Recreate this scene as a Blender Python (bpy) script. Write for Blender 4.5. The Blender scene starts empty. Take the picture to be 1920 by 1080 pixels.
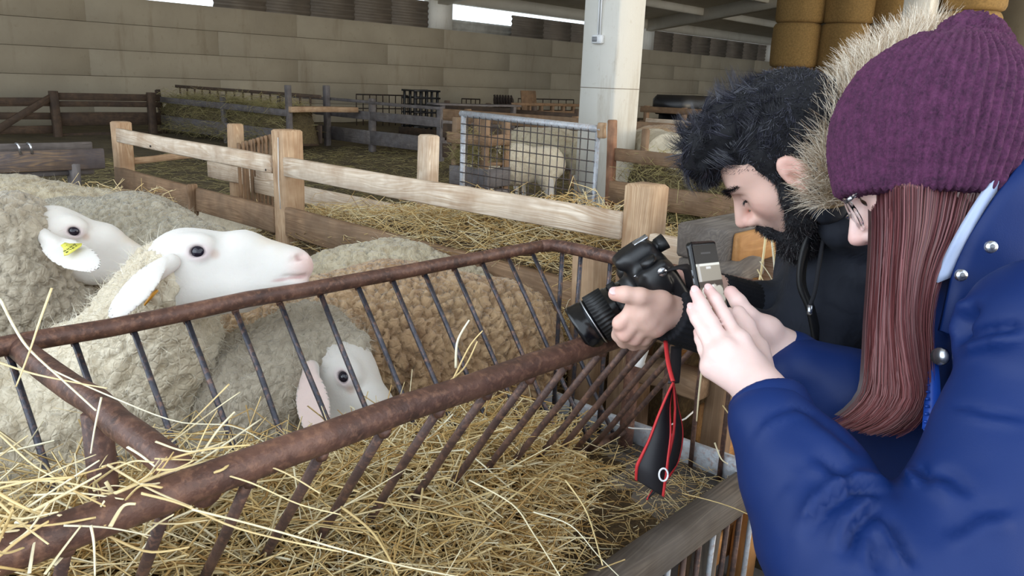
import bpy, math, random
import numpy as np
from mathutils import Vector, Matrix
random.seed(7)
rng = np.random.default_rng(11)
S = bpy.context.scene
COL = S.collection
# ------------------------------------------------------------------ camera
FPX = 1493.24
AZ, PITCH, ROLL = (math.radians(v) for v in (42.128, 14.547, 2.262))
def camera_axes():
    F = np.array([math.cos(AZ)*math.cos(PITCH), math.sin(AZ)*math.cos(PITCH), -math.sin(PITCH)])
    R0 = np.array([math.sin(AZ), -math.cos(AZ), 0.0]); U0 = np.cross(R0, F)
    return math.cos(ROLL)*R0+math.sin(ROLL)*U0, -math.sin(ROLL)*R0+math.cos(ROLL)*U0, F
CR, CU, CF = camera_axes()
CPOS = np.array([0.0, 0.0, 1.5])
cd = bpy.data.cameras.new('camera'); cam = bpy.data.objects.new('camera', cd); COL.objects.link(cam)
cd.sensor_width = 36; cd.lens = FPX/1920*36; cd.clip_start = 0.02; cd.clip_end = 300
m = Matrix(((CR[0], CU[0], -CF[0], CPOS[0]), (CR[1], CU[1], -CF[1], CPOS[1]), (CR[2], CU[2], -CF[2], CPOS[2]), (0, 0, 0, 1)))
cam.matrix_world = m
S.camera = cam
# ------------------------------------------------------------------ light
w = bpy.data.worlds.new('sky'); S.world = w; w.use_nodes = True
bg = w.node_tree.nodes['Background']; bg.inputs[0].default_value = (0.80, 0.90, 1.0, 1); bg.inputs[1].default_value = 2.3
def area(name, loc, target, sx, sy, col, power):
    l = bpy.data.lights.new(name, 'AREA'); l.shape = 'RECTANGLE'; l.size = sx; l.size_y = sy; l.color = col; l.energy = power
    o = bpy.data.objects.new(name, l); COL.objects.link(o); o.location = loc
    o.rotation_euler = (Vector(target)-Vector(loc)).to_track_quat('-Z', 'Y').to_euler(); return o
area('daylight_open_side', (-3.6, 2.6, 2.6), (3.0, 2.6, 0.8), 7.0, 3.0, (0.80, 0.90, 1.0), 135)
area('sunlit_yard_glow', (16, -6.5, 1.2), (18, 8, 3.2), 14, 2.2, (1.0, 0.80, 0.52), 900)
area('warm_yard_light', (4.6, -5.2, 2.2), (3.4, 2.0, 0.7), 4.5, 2.6, (1.0, 0.80, 0.54), 190)
S.view_settings.view_transform = 'Standard'; S.view_settings.look = 'None'
S.view_settings.exposure = 0.12; S.view_settings.gamma = 1.0
# ------------------------------------------------------------------ survey helpers (photo pixel + true distance -> metres)
def ray(x, y): return ((x-960)/FPX)*CR - ((y-540)/FPX)*CU + CF
def pd(x, y, d): return CPOS + ray(x, y)*d
def pz(x, y, z): r = ray(x, y); return CPOS + r*((z-CPOS[2])/r[2])
def pX(x, y, X): r = ray(x, y); return CPOS + r*(X/r[0])
def pY(x, y, Y): r = ray(x, y); return CPOS + r*(Y/r[1])
# ------------------------------------------------------------------ object helpers
def tag(o, label=None, cat=None, group=None, kind=None):
    if label: o['label'] = label
    if cat: o['category'] = cat
    if group: o['group'] = group
    if kind: o['kind'] = kind
    return o
def empty(name, loc=(0, 0, 0), label=None, cat=None, group=None):
    o = bpy.data.objects.new(name, None); COL.objects.link(o); o.location = loc; o.empty_display_size = .1
    return tag(o, label, cat, group)
def link(name, me, mat=None, parent=None):
    o = bpy.data.objects.new(name, me); COL.objects.link(o)
    if mat is not None and len(me.materials) == 0: me.materials.append(mat)
    if parent is not None:
        o.parent = parent; o.matrix_parent_inverse = wmat(parent).inverted()
    return o
def wmat(o):
    M = o.matrix_basis.copy()
    return M if o.parent is None else wmat(o.parent) @ o.matrix_parent_inverse @ M
def mesh_np(name, V, quads=None, tris=None, smooth=True, col=None):
    me = bpy.data.meshes.new(name)
    V = np.asarray(V, np.float32); me.vertices.add(len(V)); me.vertices.foreach_set('co', V.ravel())
    loops = []; starts = []; n0 = 0
    if quads is not None and len(quads):
        q = np.asarray(quads, np.int32); loops.append(q.ravel()); starts.append(np.arange(len(q))*4); n0 = len(q)*4
    if tris is not None and len(tris):
        t = np.asarray(tris, np.int32); loops.append(t.ravel()); starts.append(n0+np.arange(len(t))*3)
    lp = np.concatenate(loops).astype(np.int32); st = np.concatenate(starts).astype(np.int32)
    me.loops.add(len(lp)); me.loops.foreach_set('vertex_index', lp)
    me.polygons.add(len(st)); me.polygons.foreach_set('loop_start', st)
    me.update(calc_edges=True); me.validate()
    if smooth: me.polygons.foreach_set('use_smooth', np.ones(len(me.polygons), bool))
    if col is not None:
        a = me.color_attributes.new('Col', 'FLOAT_COLOR', 'POINT')
        c = np.ones((len(V), 4), np.float32); c[:, :3] = col; a.data.foreach_set('color', c.ravel())
    return me
class MB:
    def __init__(s): s.V = []; s.Q = []; s.T = []; s.C = []; s.n = 0
    def add(s, V, Q=None, T=None, col=None):
        V = np.asarray(V, float).reshape(-1, 3)
        if Q is not None and len(Q): s.Q.append(np.asarray(Q, int)+s.n)
        if T is not None and len(T): s.T.append(np.asarray(T, int)+s.n)
        s.V.append(V); s.C.append(np.tile(np.asarray(col if col is not None else (1, 1, 1), float), (len(V), 1)) if col is None or np.ndim(col) == 1 else np.asarray(col)); s.n += len(V)
    def mesh(s, name, smooth=True, color=False):
        return mesh_np(name, np.concatenate(s.V), np.concatenate(s.Q) if s.Q else None, np.concatenate(s.T) if s.T else None, smooth, np.concatenate(s.C) if color else None)
    def build(s, name, mat, parent=None, smooth=True, color=False): return link(name, s.mesh(name, smooth, color), mat, parent)
def basis(d, up=(0, 0, 1)):
    d = np.asarray(d, float); d = d/np.linalg.norm(d); up = np.asarray(up, float)
    if abs(d@up)/np.linalg.norm(up) > .98: up = np.array([1., 0, 0])
    s = np.cross(up, d); s /= np.linalg.norm(s); return d, s, np.cross(d, s)
def tube_np(path, rad, n=8, cap=True, flat=1.0, up=(0, 0, 1)):
    P = np.asarray(path, float); k = len(P); rad = np.broadcast_to(np.asarray(rad, float), (k,))
    T = np.gradient(P, axis=0); V = []
    a = np.arange(n)*2*math.pi/n
    d, s, u = basis(T[0], up)
    for i in range(k):
        d = T[i]/np.linalg.norm(T[i]); s = s-d*(s@d); s /= np.linalg.norm(s); u = np.cross(d, s)
        V.append(P[i]+rad[i]*(np.cos(a)[:, None]*s+flat*np.sin(a)[:, None]*u))
    V = np.concatenate(V); Q = []; Tt = []
    for i in range(k-1):
        for j in range(n):
            b = i*n; Q.append((b+j, b+(j+1) % n, b+n+(j+1) % n, b+n+j))
    if cap:
        c0 = len(V); V = np.vstack([V, P[0], P[-1]])
        for j in range(n):
            Tt.append((c0, (j+1) % n, j)); b = (k-1)*n; Tt.append((c0+1, b+j, b+(j+1) % n))
    return V, Q, Tt
def tube(name, path, rad, mat, parent=None, n=8, flat=1.0, up=(0, 0, 1), smooth=True):
    b = MB(); b.add(*tube_np(path, rad, n, True, flat, up)); return b.build(name, mat, parent, smooth)
def box_np(cx, cy, cz, sx, sy, sz):
    v = np.array([(x, y, z) for x in (-1, 1) for y in (-1, 1) for z in (-1, 1)], float)*.5*np.array([sx, sy, sz])+np.array([cx, cy, cz])
    return v, [(0, 1, 3, 2), (4, 6, 7, 5), (0, 4, 5, 1), (2, 3, 7, 6), (0, 2, 6, 4), (1, 5, 7, 3)]
_rb = {}
def rbox_np(sx, sy, sz, b):
    """box with chamfered edges, length along x, cut into a few segments so it can be a little crooked"""
    n = 5; xs = [-sx/2, -sx/2+b] + [(-sx/2+b)+(sx-2*b)*i/n for i in range(1, n)] + [sx/2-b, sx/2]
    prof = lambda q: [(-sy/2+q, -sz/2), (sy/2-q, -sz/2), (sy/2, -sz/2+q), (sy/2, sz/2-q), (sy/2-q, sz/2), (-sy/2+q, sz/2), (-sy/2, sz/2-q), (-sy/2, -sz/2+q)]
    V = []; 
    for i, x in enumerate(xs):
        e = i in (0, len(xs)-1)
        for (y, z) in prof(b):
            k = 1-(2*b/max(min(sy, sz), 1e-6) if e else 0)
            V.append((x, y*(1-2*b/sy if e else 1), z*(1-2*b/sz if e else 1)))
    Q = []
    for i in range(len(xs)-1):
        for j in range(8): Q.append((i*8+j, i*8+(j+1) % 8, i*8+8+(j+1) % 8, i*8+8+j))
    V = np.array(V); L = (len(xs)-1)*8
    Q += [(0, 3, 2, 1), (0, 7, 4, 3), (4, 7, 6, 5)] + [(L, L+1, L+2, L+3), (L, L+3, L+4, L+7), (L+4, L+5, L+6, L+7)]
    return V, Q
def beam(name, p0, p1, wy, wz, mat, parent=None, up=(0, 0, 1), b=.006, crook=.004):
    """plank or post from p0 to p1 (centre line); wy across, wz along 'up'; grain follows local x"""
    p0 = np.asarray(p0, float); p1 = np.asarray(p1, float); L = np.linalg.norm(p1-p0); d, s, u = basis(p1-p0, up)
    V, Q = rbox_np(L, wy, wz, min(b, wy*.3, wz*.3))
    if crook:
        ph = random.random()*9; t = V[:, 0]/L*5+ph
        V[:, 1] += crook*np.sin(t*1.3+1); V[:, 2] += crook*np.sin(t)
        V[:, 1:] += rng.normal(0, crook*.25, (len(V), 2))
    me = mesh_np(name, V, Q, smooth=False)
    o = link(name, me, mat, parent)
    c = (p0+p1)/2
    M = Matrix(((d[0], s[0], u[0], c[0]), (d[1], s[1], u[1], c[1]), (d[2], s[2], u[2], c[2]), (0, 0, 0, 1)))
    o.matrix_basis = M
    return o
def copy_tree(o, parent=None):
    c = o.copy(); COL.objects.link(c)
    if parent is not None: c.parent = parent
    for ch in list(o.children): copy_tree(ch, c)
    return c
# ------------------------------------------------------------------ materials
MT = {}
def lin(c): return tuple(((v/255)/12.92 if v/255 <= .04045 else ((v/255+.055)/1.055)**2.4) for v in c)
class NT:
    def __init__(s, name):
        s.m = bpy.data.materials.new(name); s.m.use_nodes = True; s.t = s.m.node_tree; s.b = s.t.nodes['Principled BSDF']; MT[name] = s.m
    def n(s, typ, **kw):
        nd = s.t.nodes.new(typ)
        for k, v in kw.items():
            if k.startswith('i_'):
                key = k[2:]; key = int(key) if key.isdigit() else key
                nd.inputs[key].default_value = v
            else: setattr(nd, k, v)
        return nd
    def l(s, a, b): s.t.links.new(a, b)
    def coord(s, scale=(1, 1, 1), rand=True, kind='Object'):
        tc = s.n('ShaderNodeTexCoord'); mp = s.n('ShaderNodeMapping'); mp.inputs['Scale'].default_value = scale
        s.l(tc.outputs[kind], mp.inputs['Vector'])
        if rand:
            oi = s.n('ShaderNodeObjectInfo'); mu = s.n('ShaderNodeMath', operation='MULTIPLY'); mu.inputs[1].default_value = 37.0
            s.l(oi.outputs['Random'], mu.inputs[0]); s.l(mu.outputs[0], mp.inputs['Location'])
        return mp.outputs[0]
    def noise(s, vec, scale, detail=4, rough=.55, dist=0.0):
        nd = s.n('ShaderNodeTexNoise'); nd.inputs['Scale'].default_value = scale; nd.inputs['Detail'].default_value = detail
        nd.inputs['Roughness'].default_value = rough; nd.inputs['Distortion'].default_value = dist
        if vec is not None: s.l(vec, nd.inputs['Vector'])
        return nd.outputs['Fac']
    def ramp(s, fac, stops):
        r = s.n('ShaderNodeValToRGB'); e = r.color_ramp.elements
        while len(e) < len(stops): e.new(.5)
        for el, (p, c) in zip(e, stops): el.position = p; el.color = (*c, 1) if len(c) == 3 else c
        s.l(fac, r.inputs[0]); return r.outputs[0]
    def mix(s, fac, a, b, mode='MIX'):
        x = s.n('ShaderNodeMix', data_type='RGBA', blend_type=mode)
        for sock, v in ((x.inputs[0], fac), (x.inputs[6], a), (x.inputs[7], b)):
            if hasattr(v, 'is_linked'): s.l(v, sock)
            elif isinstance(v, (int, float)): sock.default_value = v
            else: sock.default_value = (*v, 1)
        return x.outputs[2]
    def math(s, op, a, b=0.0):
        x = s.n('ShaderNodeMath', operation=op)
        for sock, v in ((x.inputs[0], a), (x.inputs[1], b)):
            if hasattr(v, 'is_linked'): s.l(v, sock)
            else: sock.default_value = v
        return x.outputs[0]
    def bump(s, h, strength=.4, dist=.01, prev=None):
        x = s.n('ShaderNodeBump'); x.inputs['Strength'].default_value = strength; x.inputs['Distance'].default_value = dist
        s.l(h, x.inputs['Height'])
        if prev is not None: s.l(prev, x.inputs['Normal'])
        return x.outputs[0]
    def out(s, col=None, rough=.7, normal=None, **kw):
        if col is not None:
            if hasattr(col, 'is_linked'): s.l(col, s.b.inputs['Base Color'])
            else: s.b.inputs['Base Color'].default_value = (*col, 1)
        if hasattr(rough, 'is_linked'): s.l(rough, s.b.inputs['Roughness'])
        else: s.b.inputs['Roughness'].default_value = rough
        if normal is not None: s.l(normal, s.b.inputs['Normal'])
        for k, v in kw.items(): s.b.inputs[k.replace('_', ' ')].default_value = v
        return s.m
def wood(name, light, mid, dark, grey=None, rough=.75):
    s = NT(name); v = s.coord((1, 1, 1))
    st = s.n('ShaderNodeMapping'); st.inputs['Scale'].default_value = (.5, 5, 5); s.l(v, st.inputs[0])
    warp = s.noise(st.outputs[0], 1.3, 3, .5)
    add = s.n('ShaderNodeMixRGB', blend_type='ADD'); add.inputs[0].default_value = .8; s.l(st.outputs[0], add.inputs[1]); s.l(warp, add.inputs[2])
    wv = s.n('ShaderNodeTexWave', wave_type='RINGS', rings_direction='X'); wv.inputs['Scale'].default_value = 4.5; wv.inputs['Distortion'].default_value = 5.0
    wv.inputs['Detail'].default_value = 2.5; wv.inputs['Detail Scale'].default_value = 1.2; s.l(add.outputs[0], wv.inputs[0])
    f1 = s.n('ShaderNodeMapping'); f1.inputs['Scale'].default_value = (3, 70, 70); s.l(v, f1.inputs[0])
    fib = s.noise(f1.outputs[0], 1.5, 5, .6)
    c = s.ramp(wv.outputs['Fac'], [(0, mid), (.55, light), (.85, light), (1, mid)])
    c = s.mix(s.ramp(fib, [(.35, (0, 0, 0)), (.75, (1, 1, 1))]), s.mix(.55, c, dark), c)
    blot = s.noise(v, 3.0, 5, .6)
    c = s.mix(s.ramp(blot, [(.42, (0, 0, 0)), (.68, (1, 1, 1))]), c, grey if grey else dark)
    c2 = s.mix(.5, c, s.mix(s.ramp(s.noise(v, 9, 3), [(.35, (0, 0, 0)), (.6, (1, 1, 1))]), dark, c))
    b = s.bump(s.math('ADD', fib, s.math('MULTIPLY', wv.outputs['Fac'], .35)), .35, .004)
    return s.out(c2, rough, b)
wood('weathered_plank', lin((240, 226, 206)), lin((206, 184, 158)), lin((148, 116, 86)), lin((206, 190, 170)))
wood('pale_post', lin((212, 184, 150)), lin((184, 150, 116)), lin((126, 92, 62)), lin((170, 142, 112)))
wood('brown_board', lin((168, 136, 104)), lin((140, 108, 78)), lin((92, 66, 44)), lin((120, 98, 76)))
wood('dark_plank', lin((112, 88, 66)), lin((82, 62, 46)), lin((46, 34, 26)), lin((70, 56, 46)))
wood('grey_plank', lin((132, 124, 120)), lin((108, 100, 96)), lin((66, 58, 54)), lin((100, 96, 98)))
wood('stained_plank', lin((150, 124, 96)), lin((104, 92, 88)), lin((64, 56, 56)), lin((96, 90, 94)))
wood('orange_lit_board', lin((214, 158, 92)), lin((190, 132, 70)), lin((130, 86, 44)), lin((170, 124, 76)))  # warm light on the timber faces is put into this orange
wood('old_beam', lin((136, 124, 112)), lin((108, 98, 90)), lin((66, 56, 48)), lin((100, 94, 90)), .85)
wood('red_stake', lin((140, 88, 54)), lin((110, 66, 40)), lin((70, 42, 28)), lin((170, 130, 100)))
def rusty(name, a, b_, c, rough=.6, metal=.25, spec=.5):
    s = NT(name); v = s.coord(rand=True)
    n1 = s.noise(v, 22, 6, .65); n2 = s.noise(v, 90, 4, .6)
    col = s.ramp(n1, [(.25, a), (.5, b_), (.75, c)])
    col = s.mix(s.ramp(n2, [(.5, (0, 0, 0)), (.7, (1, 1, 1))]), col, s.mix(.6, col, lin((150, 110, 88))))
    return s.out(col, rough, s.bump(s.math('ADD', n2, n1), .5, .003), Metallic=metal)
rusty('rusty_pipe', lin((52, 38, 36)), lin((92, 64, 54)), lin((122, 88, 74)), .5, .15)
rusty('rusty_rod', lin((58, 46, 46)), lin((88, 68, 62)), lin((112, 86, 74)), .5, .3)
rusty('steel_rod', lin((46, 46, 52)), lin((66, 66, 74)), lin((88, 84, 88)), .36, .5)
rusty('galvanised', lin((150, 156, 164)), lin((176, 180, 186)), lin((196, 198, 200)), .5, .3)
rusty('wire', lin((52, 50, 52)), lin((74, 70, 70)), lin((96, 90, 86)), .5, .4)
rusty('black_iron', lin((14, 13, 13)), lin((24, 22, 21)), lin((40, 34, 30)), .7, .1)
def plain(name, col, rough=.6, var=.12, scale=12, bump=0.0, bscale=60, **kw):
    s = NT(name); v = s.coord(); n1 = s.noise(v, scale, 4)
    d = tuple(x*(1-var*2) for x in col); u = tuple(min(1, x*(1+var)) for x in col)
    c = s.ramp(n1, [(.3, d), (.7, u)])
    nb = s.bump(s.noise(v, bscale, 4), bump, .004) if bump else None
    return s.out(c, rough, nb, **kw)
def concrete(name, a, b_, stain, rough=.9, sc=1.0):
    s = NT(name); v = s.coord(rand=False, kind='Object'); g = s.n('ShaderNodeNewGeometry')
    n1 = s.noise(g.outputs['Position'], .55*sc, 6, .6); n2 = s.noise(g.outputs['Position'], 9*sc, 6, .65)
    mp = s.n('ShaderNodeMapping'); mp.inputs['Scale'].default_value = (1.5*sc, 1.5*sc, .22*sc); s.l(g.outputs['Position'], mp.inputs[0])
    n3 = s.noise(mp.outputs[0], 1.4, 6, .7)
    c = s.ramp(n1, [(.3, a), (.7, b_)])
    c = s.mix(s.ramp(n3, [(.56, (0, 0, 0)), (.8, (.75, .75, .75))]), c, stain)
    c = s.mix(s.ramp(n2, [(.6, (0, 0, 0)), (.85, (.5, .5, .5))]), c, stain)
    return s.out(c, rough, s.bump(n2, .25, .01))
concrete('wall_concrete', lin((150, 139, 120)), lin((170, 159, 138)), lin((114, 98, 76)))
concrete('pillar_paint', lin((222, 220, 212)), lin((234, 232, 224)), lin((170, 152, 124)), .7, 1.6)
concrete('beam_concrete', lin((186, 178, 162)), lin((202, 196, 182)), lin((160, 148, 130)))
concrete('tray_concrete', lin((96, 92, 90)), lin((120, 114, 110)), lin((84, 74, 62)), .9, 3)
plain('mortar', lin((128, 117, 97)), .95)
plain('corrugated', lin((116, 106, 94)), .6, .15, 1.2)
plain('corrugated_grey', lin((168, 166, 158)), .6, .15, 3)
plain('white_plastic', lin((214, 216, 218)), .45, .03)
plain('grey_plastic', lin((120, 122, 126)), .35, .05)
plain('black_plastic', lin((22, 22, 25)), .38, .1)
plain('black_rubber', lin((16, 16, 18)), .55, .1)
plain('gloss_black', lin((12, 12, 15)), .22, .05)
plain('silver', lin((190, 192, 198)), .25, .05, Metallic=.9)
plain('string', lin((216, 212, 206)), .7, .05)
def straw_mat(name, cols, rough=.55):
    s = NT(name); a = s.n('ShaderNodeAttribute', attribute_name='Col'); sep = s.n('ShaderNodeSeparateColor'); s.l(a.outputs['Color'], sep.inputs[0])
    c = s.ramp(sep.outputs[0], [(i/(len(cols)-1), k) for i, k in enumerate(cols)])
    g = s.n('ShaderNodeNewGeometry'); n = s.noise(g.outputs['Position'], 35, 3)
    c = s.mix(s.ramp(n, [(.3, (.3, .3, .3)), (.6, (0, 0, 0))]), c, lin((150, 112, 58)))
    m = s.out(c, rough); s.b.inputs['Subsurface Weight'].default_value = 0.0
    return m
straw_mat('straw', [lin((156, 118, 66)), lin((194, 156, 94)), lin((214, 182, 120)), lin((230, 206, 150)), lin((238, 222, 178)), lin((244, 238, 210))])
straw_mat('green_hay', [lin((104, 96, 56)), lin((134, 128, 78)), lin((160, 148, 96)), lin((178, 168, 118)), lin((196, 184, 136))])
def heap(name, a, b_, c):
    s = NT(name); g = s.n('ShaderNodeNewGeometry'); mp = s.n('ShaderNodeMapping'); mp.inputs['Scale'].default_value = (1, 2.3, 1); mp.inputs['Rotation'].default_value = (0, 0, .6); s.l(g.outputs['Position'], mp.inputs[0])
    n = s.noise(mp.outputs[0], 28, 8, .75, 1.5); n2 = s.noise(g.outputs['Position'], 2.2, 4)
    col = s.mix(s.ramp(n2, [(.35, (0, 0, 0)), (.65, (1, 1, 1))]), s.ramp(n, [(.3, a), (.5, b_), (.72, c)]), s.ramp(n, [(.3, a), (.75, b_)]))
    return s.out(col, .9, s.bump(n, .9, .02))
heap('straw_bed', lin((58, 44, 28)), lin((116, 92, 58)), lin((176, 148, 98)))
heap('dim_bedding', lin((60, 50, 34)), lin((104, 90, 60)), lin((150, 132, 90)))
def vcol(name, rough=.6, bump=0.0, bscale=200, sss=0.0, rad=(.02, .006, .003), sheen=0.0, **kw):
    s = NT(name); a = s.n('ShaderNodeAttribute', attribute_name='Col'); v = s.coord(rand=False)
    n = s.noise(v, 45, 4); c = s.mix(s.math('MULTIPLY', n, .16), a.outputs['Color'], s.mix(.5, a.outputs['Color'], (0, 0, 0)))
    nb = s.bump(s.noise(v, bscale, 3), bump, .002) if bump else None
    m = s.out(c, rough, nb, **kw)
    s.b.inputs['Subsurface Weight'].default_value = sss; s.b.inputs['Subsurface Radius'].default_value = rad; s.b.inputs['Subsurface Scale'].default_value = .5
    s.b.inputs['Sheen Weight'].default_value = sheen
    return m
vcol('skin', .5, .12, 260, .12)
vcol('sheep_face', .75, .35, 170, .08, sheen=.25)
vcol('eye', .06)
vcol('hair_strand', .42)
vcol('hair_base', .9)
vcol('fur_strand', .6)
vcol('screen', .5)
MT['screen'].node_tree.nodes['Principled BSDF'].inputs['Emission Strength'].default_value = .4
_t = MT['screen'].node_tree; _t.links.new([n for n in _t.nodes if n.type == 'ATTRIBUTE'][0].outputs['Color'], _t.nodes['Principled BSDF'].inputs['Emission Color'])
def fleece(name, a, b_, dirt, scale=1.0, dirt_amt=.6):
    s = NT(name); v = s.coord(rand=True)
    wv = s.noise(v, 10*scale, 3, .5); mp = s.n('ShaderNodeMixRGB', blend_type='ADD'); mp.inputs[0].default_value = .06; s.l(v, mp.inputs[1]); s.l(wv, mp.inputs[2])
    vo = s.n('ShaderNodeTexVoronoi', feature='DISTANCE_TO_EDGE'); vo.inputs['Scale'].default_value = 55*scale; s.l(mp.outputs[0], vo.inputs['Vector'])
    n1 = s.noise(v, 4.5, 5, .6); n2 = s.noise(v, 160*scale, 5, .7, .6); n3 = s.noise(v, 26, 4, .6)
    c = s.ramp(n1, [(.3, a), (.7, b_)])
    c = s.mix(s.ramp(n3, [(.48, (0, 0, 0)), (.75, (dirt_amt,)*3)]), c, dirt)
    h = s.math('ADD', s.ramp(vo.outputs['Distance'], [(0, (0, 0, 0)), (.16, (1, 1, 1))]), s.math('MULTIPLY', n2, .9))
    m = s.out(c, .95, s.bump(h, .5, .008)); s.b.inputs['Sheen Weight'].default_value = .25
    return m
fleece('fleece_cream', lin((208, 194, 168)), lin((228, 216, 192)), lin((170, 148, 112)), 1.0, .55)
fleece('fleece_grey', lin((166, 154, 134)), lin((188, 176, 156)), lin((120, 104, 82)))
fleece('fleece_olive', lin((146, 136, 116)), lin((170, 160, 138)), lin((100, 88, 68)))
fleece('fleece_brown', lin((164, 132, 98)), lin((194, 164, 126)), lin((112, 78, 48)), .8, .9)
fleece('fleece_dirty', lin((168, 154, 126)), lin((192, 180, 154)), lin((126, 106, 72)), .9, .7)
def cloth(name, col, rough=.6, wrinkle=.5, wscale=7, weave=900, sheen=.2, var=.15):
    s = NT(name); v = s.coord(rand=False)
    n1 = s.noise(v, wscale, 3, .5, .8); n2 = s.noise(v, weave, 2)
    c = s.ramp(s.noise(v, 5, 4), [(.3, tuple(x*(1-var) for x in col)), (.7, tuple(x*(1+var) for x in col))])
    b = s.bump(n2, .12, .001); b = s.bump(n1, wrinkle, .03, b)
    m = s.out(c, rough, b); s.b.inputs['Sheen Weight'].default_value = sheen
    return m
cloth('navy_shell', lin((8, 37, 92)), .55, .08, 6, 900, .0, .06).node_tree.nodes['Principled BSDF'].inputs['Specular IOR Level'].default_value = .28
cloth('black_fleece', lin((20, 25, 37)), .85, .35, 14, 500, .0, .35)
plain('nail_pink', lin((232, 190, 186)), .25, .03)
cloth('black_knit', lin((18, 19, 26)), .85, .1, 10, 300, .0)
cloth('grey_jersey', lin((176, 190, 220)), .85, .1, 12, 800, .2, .05)
cloth('dark_denim', lin((40, 46, 62)), .8, .3, 10)
cloth('shirt_blue', lin((150, 170, 205)), .8, .1)
def knit(name, a, b_):
    s = NT(name); v = s.coord(rand=False)
    n = s.noise(v, 260, 4, .7); n1 = s.noise(v, 70, 4, .6)
    c = s.ramp(s.math('ADD', s.math('MULTIPLY', n, .6), s.math('MULTIPLY', n1, .4)), [(.35, a), (.62, b_)])
    m = s.out(c, .95, s.bump(n, .7, .004)); s.b.inputs['Sheen Weight'].default_value = .5; s.b.inputs['Sheen Tint'].default_value = (*b_, 1)
    return m
knit('purple_knit', lin((50, 22, 46)), lin((96, 46, 82)))
def glass(name):
    s = NT(name); return s.out((.93, .93, .95), .03, None, Transmission_Weight=1.0, IOR=1.45)
glass('clear_frame')
NT('lens_glass').out((1, 1, 1), 0.0, None, Transmission_Weight=1.0, IOR=1.03)
NT('camera_glass').out((.02, .02, .03), .05)
plain('red_trim', lin((196, 44, 48)), .6, .05)
plain('strap_black', lin((30, 28, 32)), .6, .1)
plain('tag_yellow', lin((226, 220, 96)), .5, .04)
plain('tag_orange', lin((214, 150, 40)), .5, .04)
plain('bale', lin((150, 120, 72)), .95, .14, 25, .8, 60)
plain('nail', lin((40, 32, 28)), .6)
plain('zip_blue', lin((36, 84, 190)), .4)
plain('print_dark', lin((70, 72, 30)), .6)
plain('print_white', lin((235, 235, 238)), .6, .02)
# ------------------------------------------------------------------ the barn
def slab(name, x0, x1, y0, y1, z0, z1, mat, parent=None):
    b = MB(); v, q = box_np((x0+x1)/2, (y0+y1)/2, (z0+z1)/2, x1-x0, y1-y0, z1-z0); b.add(v, q); return b.build(name, mat, parent, False)
tag(slab('floor', -12, 60, -14, 24, -.2, 0, MT['tray_concrete']), kind='structure')
# deep litter: a gently uneven layer over the pens
def noise2(x, y, seed=0):
    r = np.random.default_rng(seed); s = 0
    for f, a in ((.7, .5), (1.7, .3), (4.1, .15), (9.0, .08)):
        for _ in range(3):
            t = r.uniform(0, 6.28); p = r.uniform(0, 6.28); s = s+a/3*np.sin(f*6.28*(x*math.cos(t)+y*math.sin(t))/2+p)
    return s
def sheet(name, x0, x1, y0, y1, zf, step, mat, parent=None, kind=None, skirt=None):
    xs = np.linspace(x0, x1, max(2, int((x1-x0)/step))); ys = np.linspace(y0, y1, max(2, int((y1-y0)/step)))
    X, Y = np.meshgrid(xs, ys, indexing='ij'); Z = zf(X, Y)
    V = np.stack([X, Y, Z], -1).reshape(-1, 3); nx, ny = X.shape; I = np.arange(nx*ny).reshape(nx, ny)
    Q = np.stack([I[:-1, :-1], I[1:, :-1], I[1:, 1:], I[:-1, 1:]], -1).reshape(-1, 4)
    if skirt is not None:
        ring = np.concatenate([I[:, 0], I[-1, 1:], I[-2::-1, -1], I[0, -2:0:-1]]); n = len(V)
        W = V[ring].copy(); W[:, 2] = skirt; V = np.vstack([V, W]); k = len(ring); j = np.arange(k)
        Q = np.vstack([Q, np.stack([ring, n+j, n+(j+1) % k, ring[(j+1) % k]], -1)])
    o = link(name, mesh_np(name, V, Q), mat, parent)
    return tag(o, kind=kind)
litter_z = lambda X, Y: .22+.035*noise2(X, Y, 3)
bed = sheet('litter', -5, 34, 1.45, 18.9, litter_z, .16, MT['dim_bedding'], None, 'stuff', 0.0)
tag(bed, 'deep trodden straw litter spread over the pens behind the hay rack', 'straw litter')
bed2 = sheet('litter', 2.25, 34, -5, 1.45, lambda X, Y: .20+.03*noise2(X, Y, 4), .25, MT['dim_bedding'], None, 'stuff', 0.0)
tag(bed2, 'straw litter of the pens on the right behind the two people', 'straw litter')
WY, WZ = 19.0, 2.96
wall = tag(slab('wall_back', -6, 60, WY+.04, WY+.3, 0, WZ, MT['mortar']), kind='structure')
pm = None; cw, chh = 5.2, .565
bx = MB(); v, q = rbox_np(cw-.001, .08, chh-.010, .0025); bx.add(v, q); pm = bx.mesh('wall_panel', False); pm.materials.append(MT['wall_concrete'])
for r in range(6):
    for c in range(12):
        z = WZ-chh*(r+.5); x = -5.6+cw*(c+.5)+(.0 if r % 2 else 2.2)
        if z < -.1: continue
        o = link('wall_panel', pm, None, wall); o.location = (x, WY+random.uniform(-.001, .001), z)
tag(slab('wall_right', 46, 46.3, -14, WY, 0, 7, MT['wall_concrete']), kind='structure')
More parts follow.
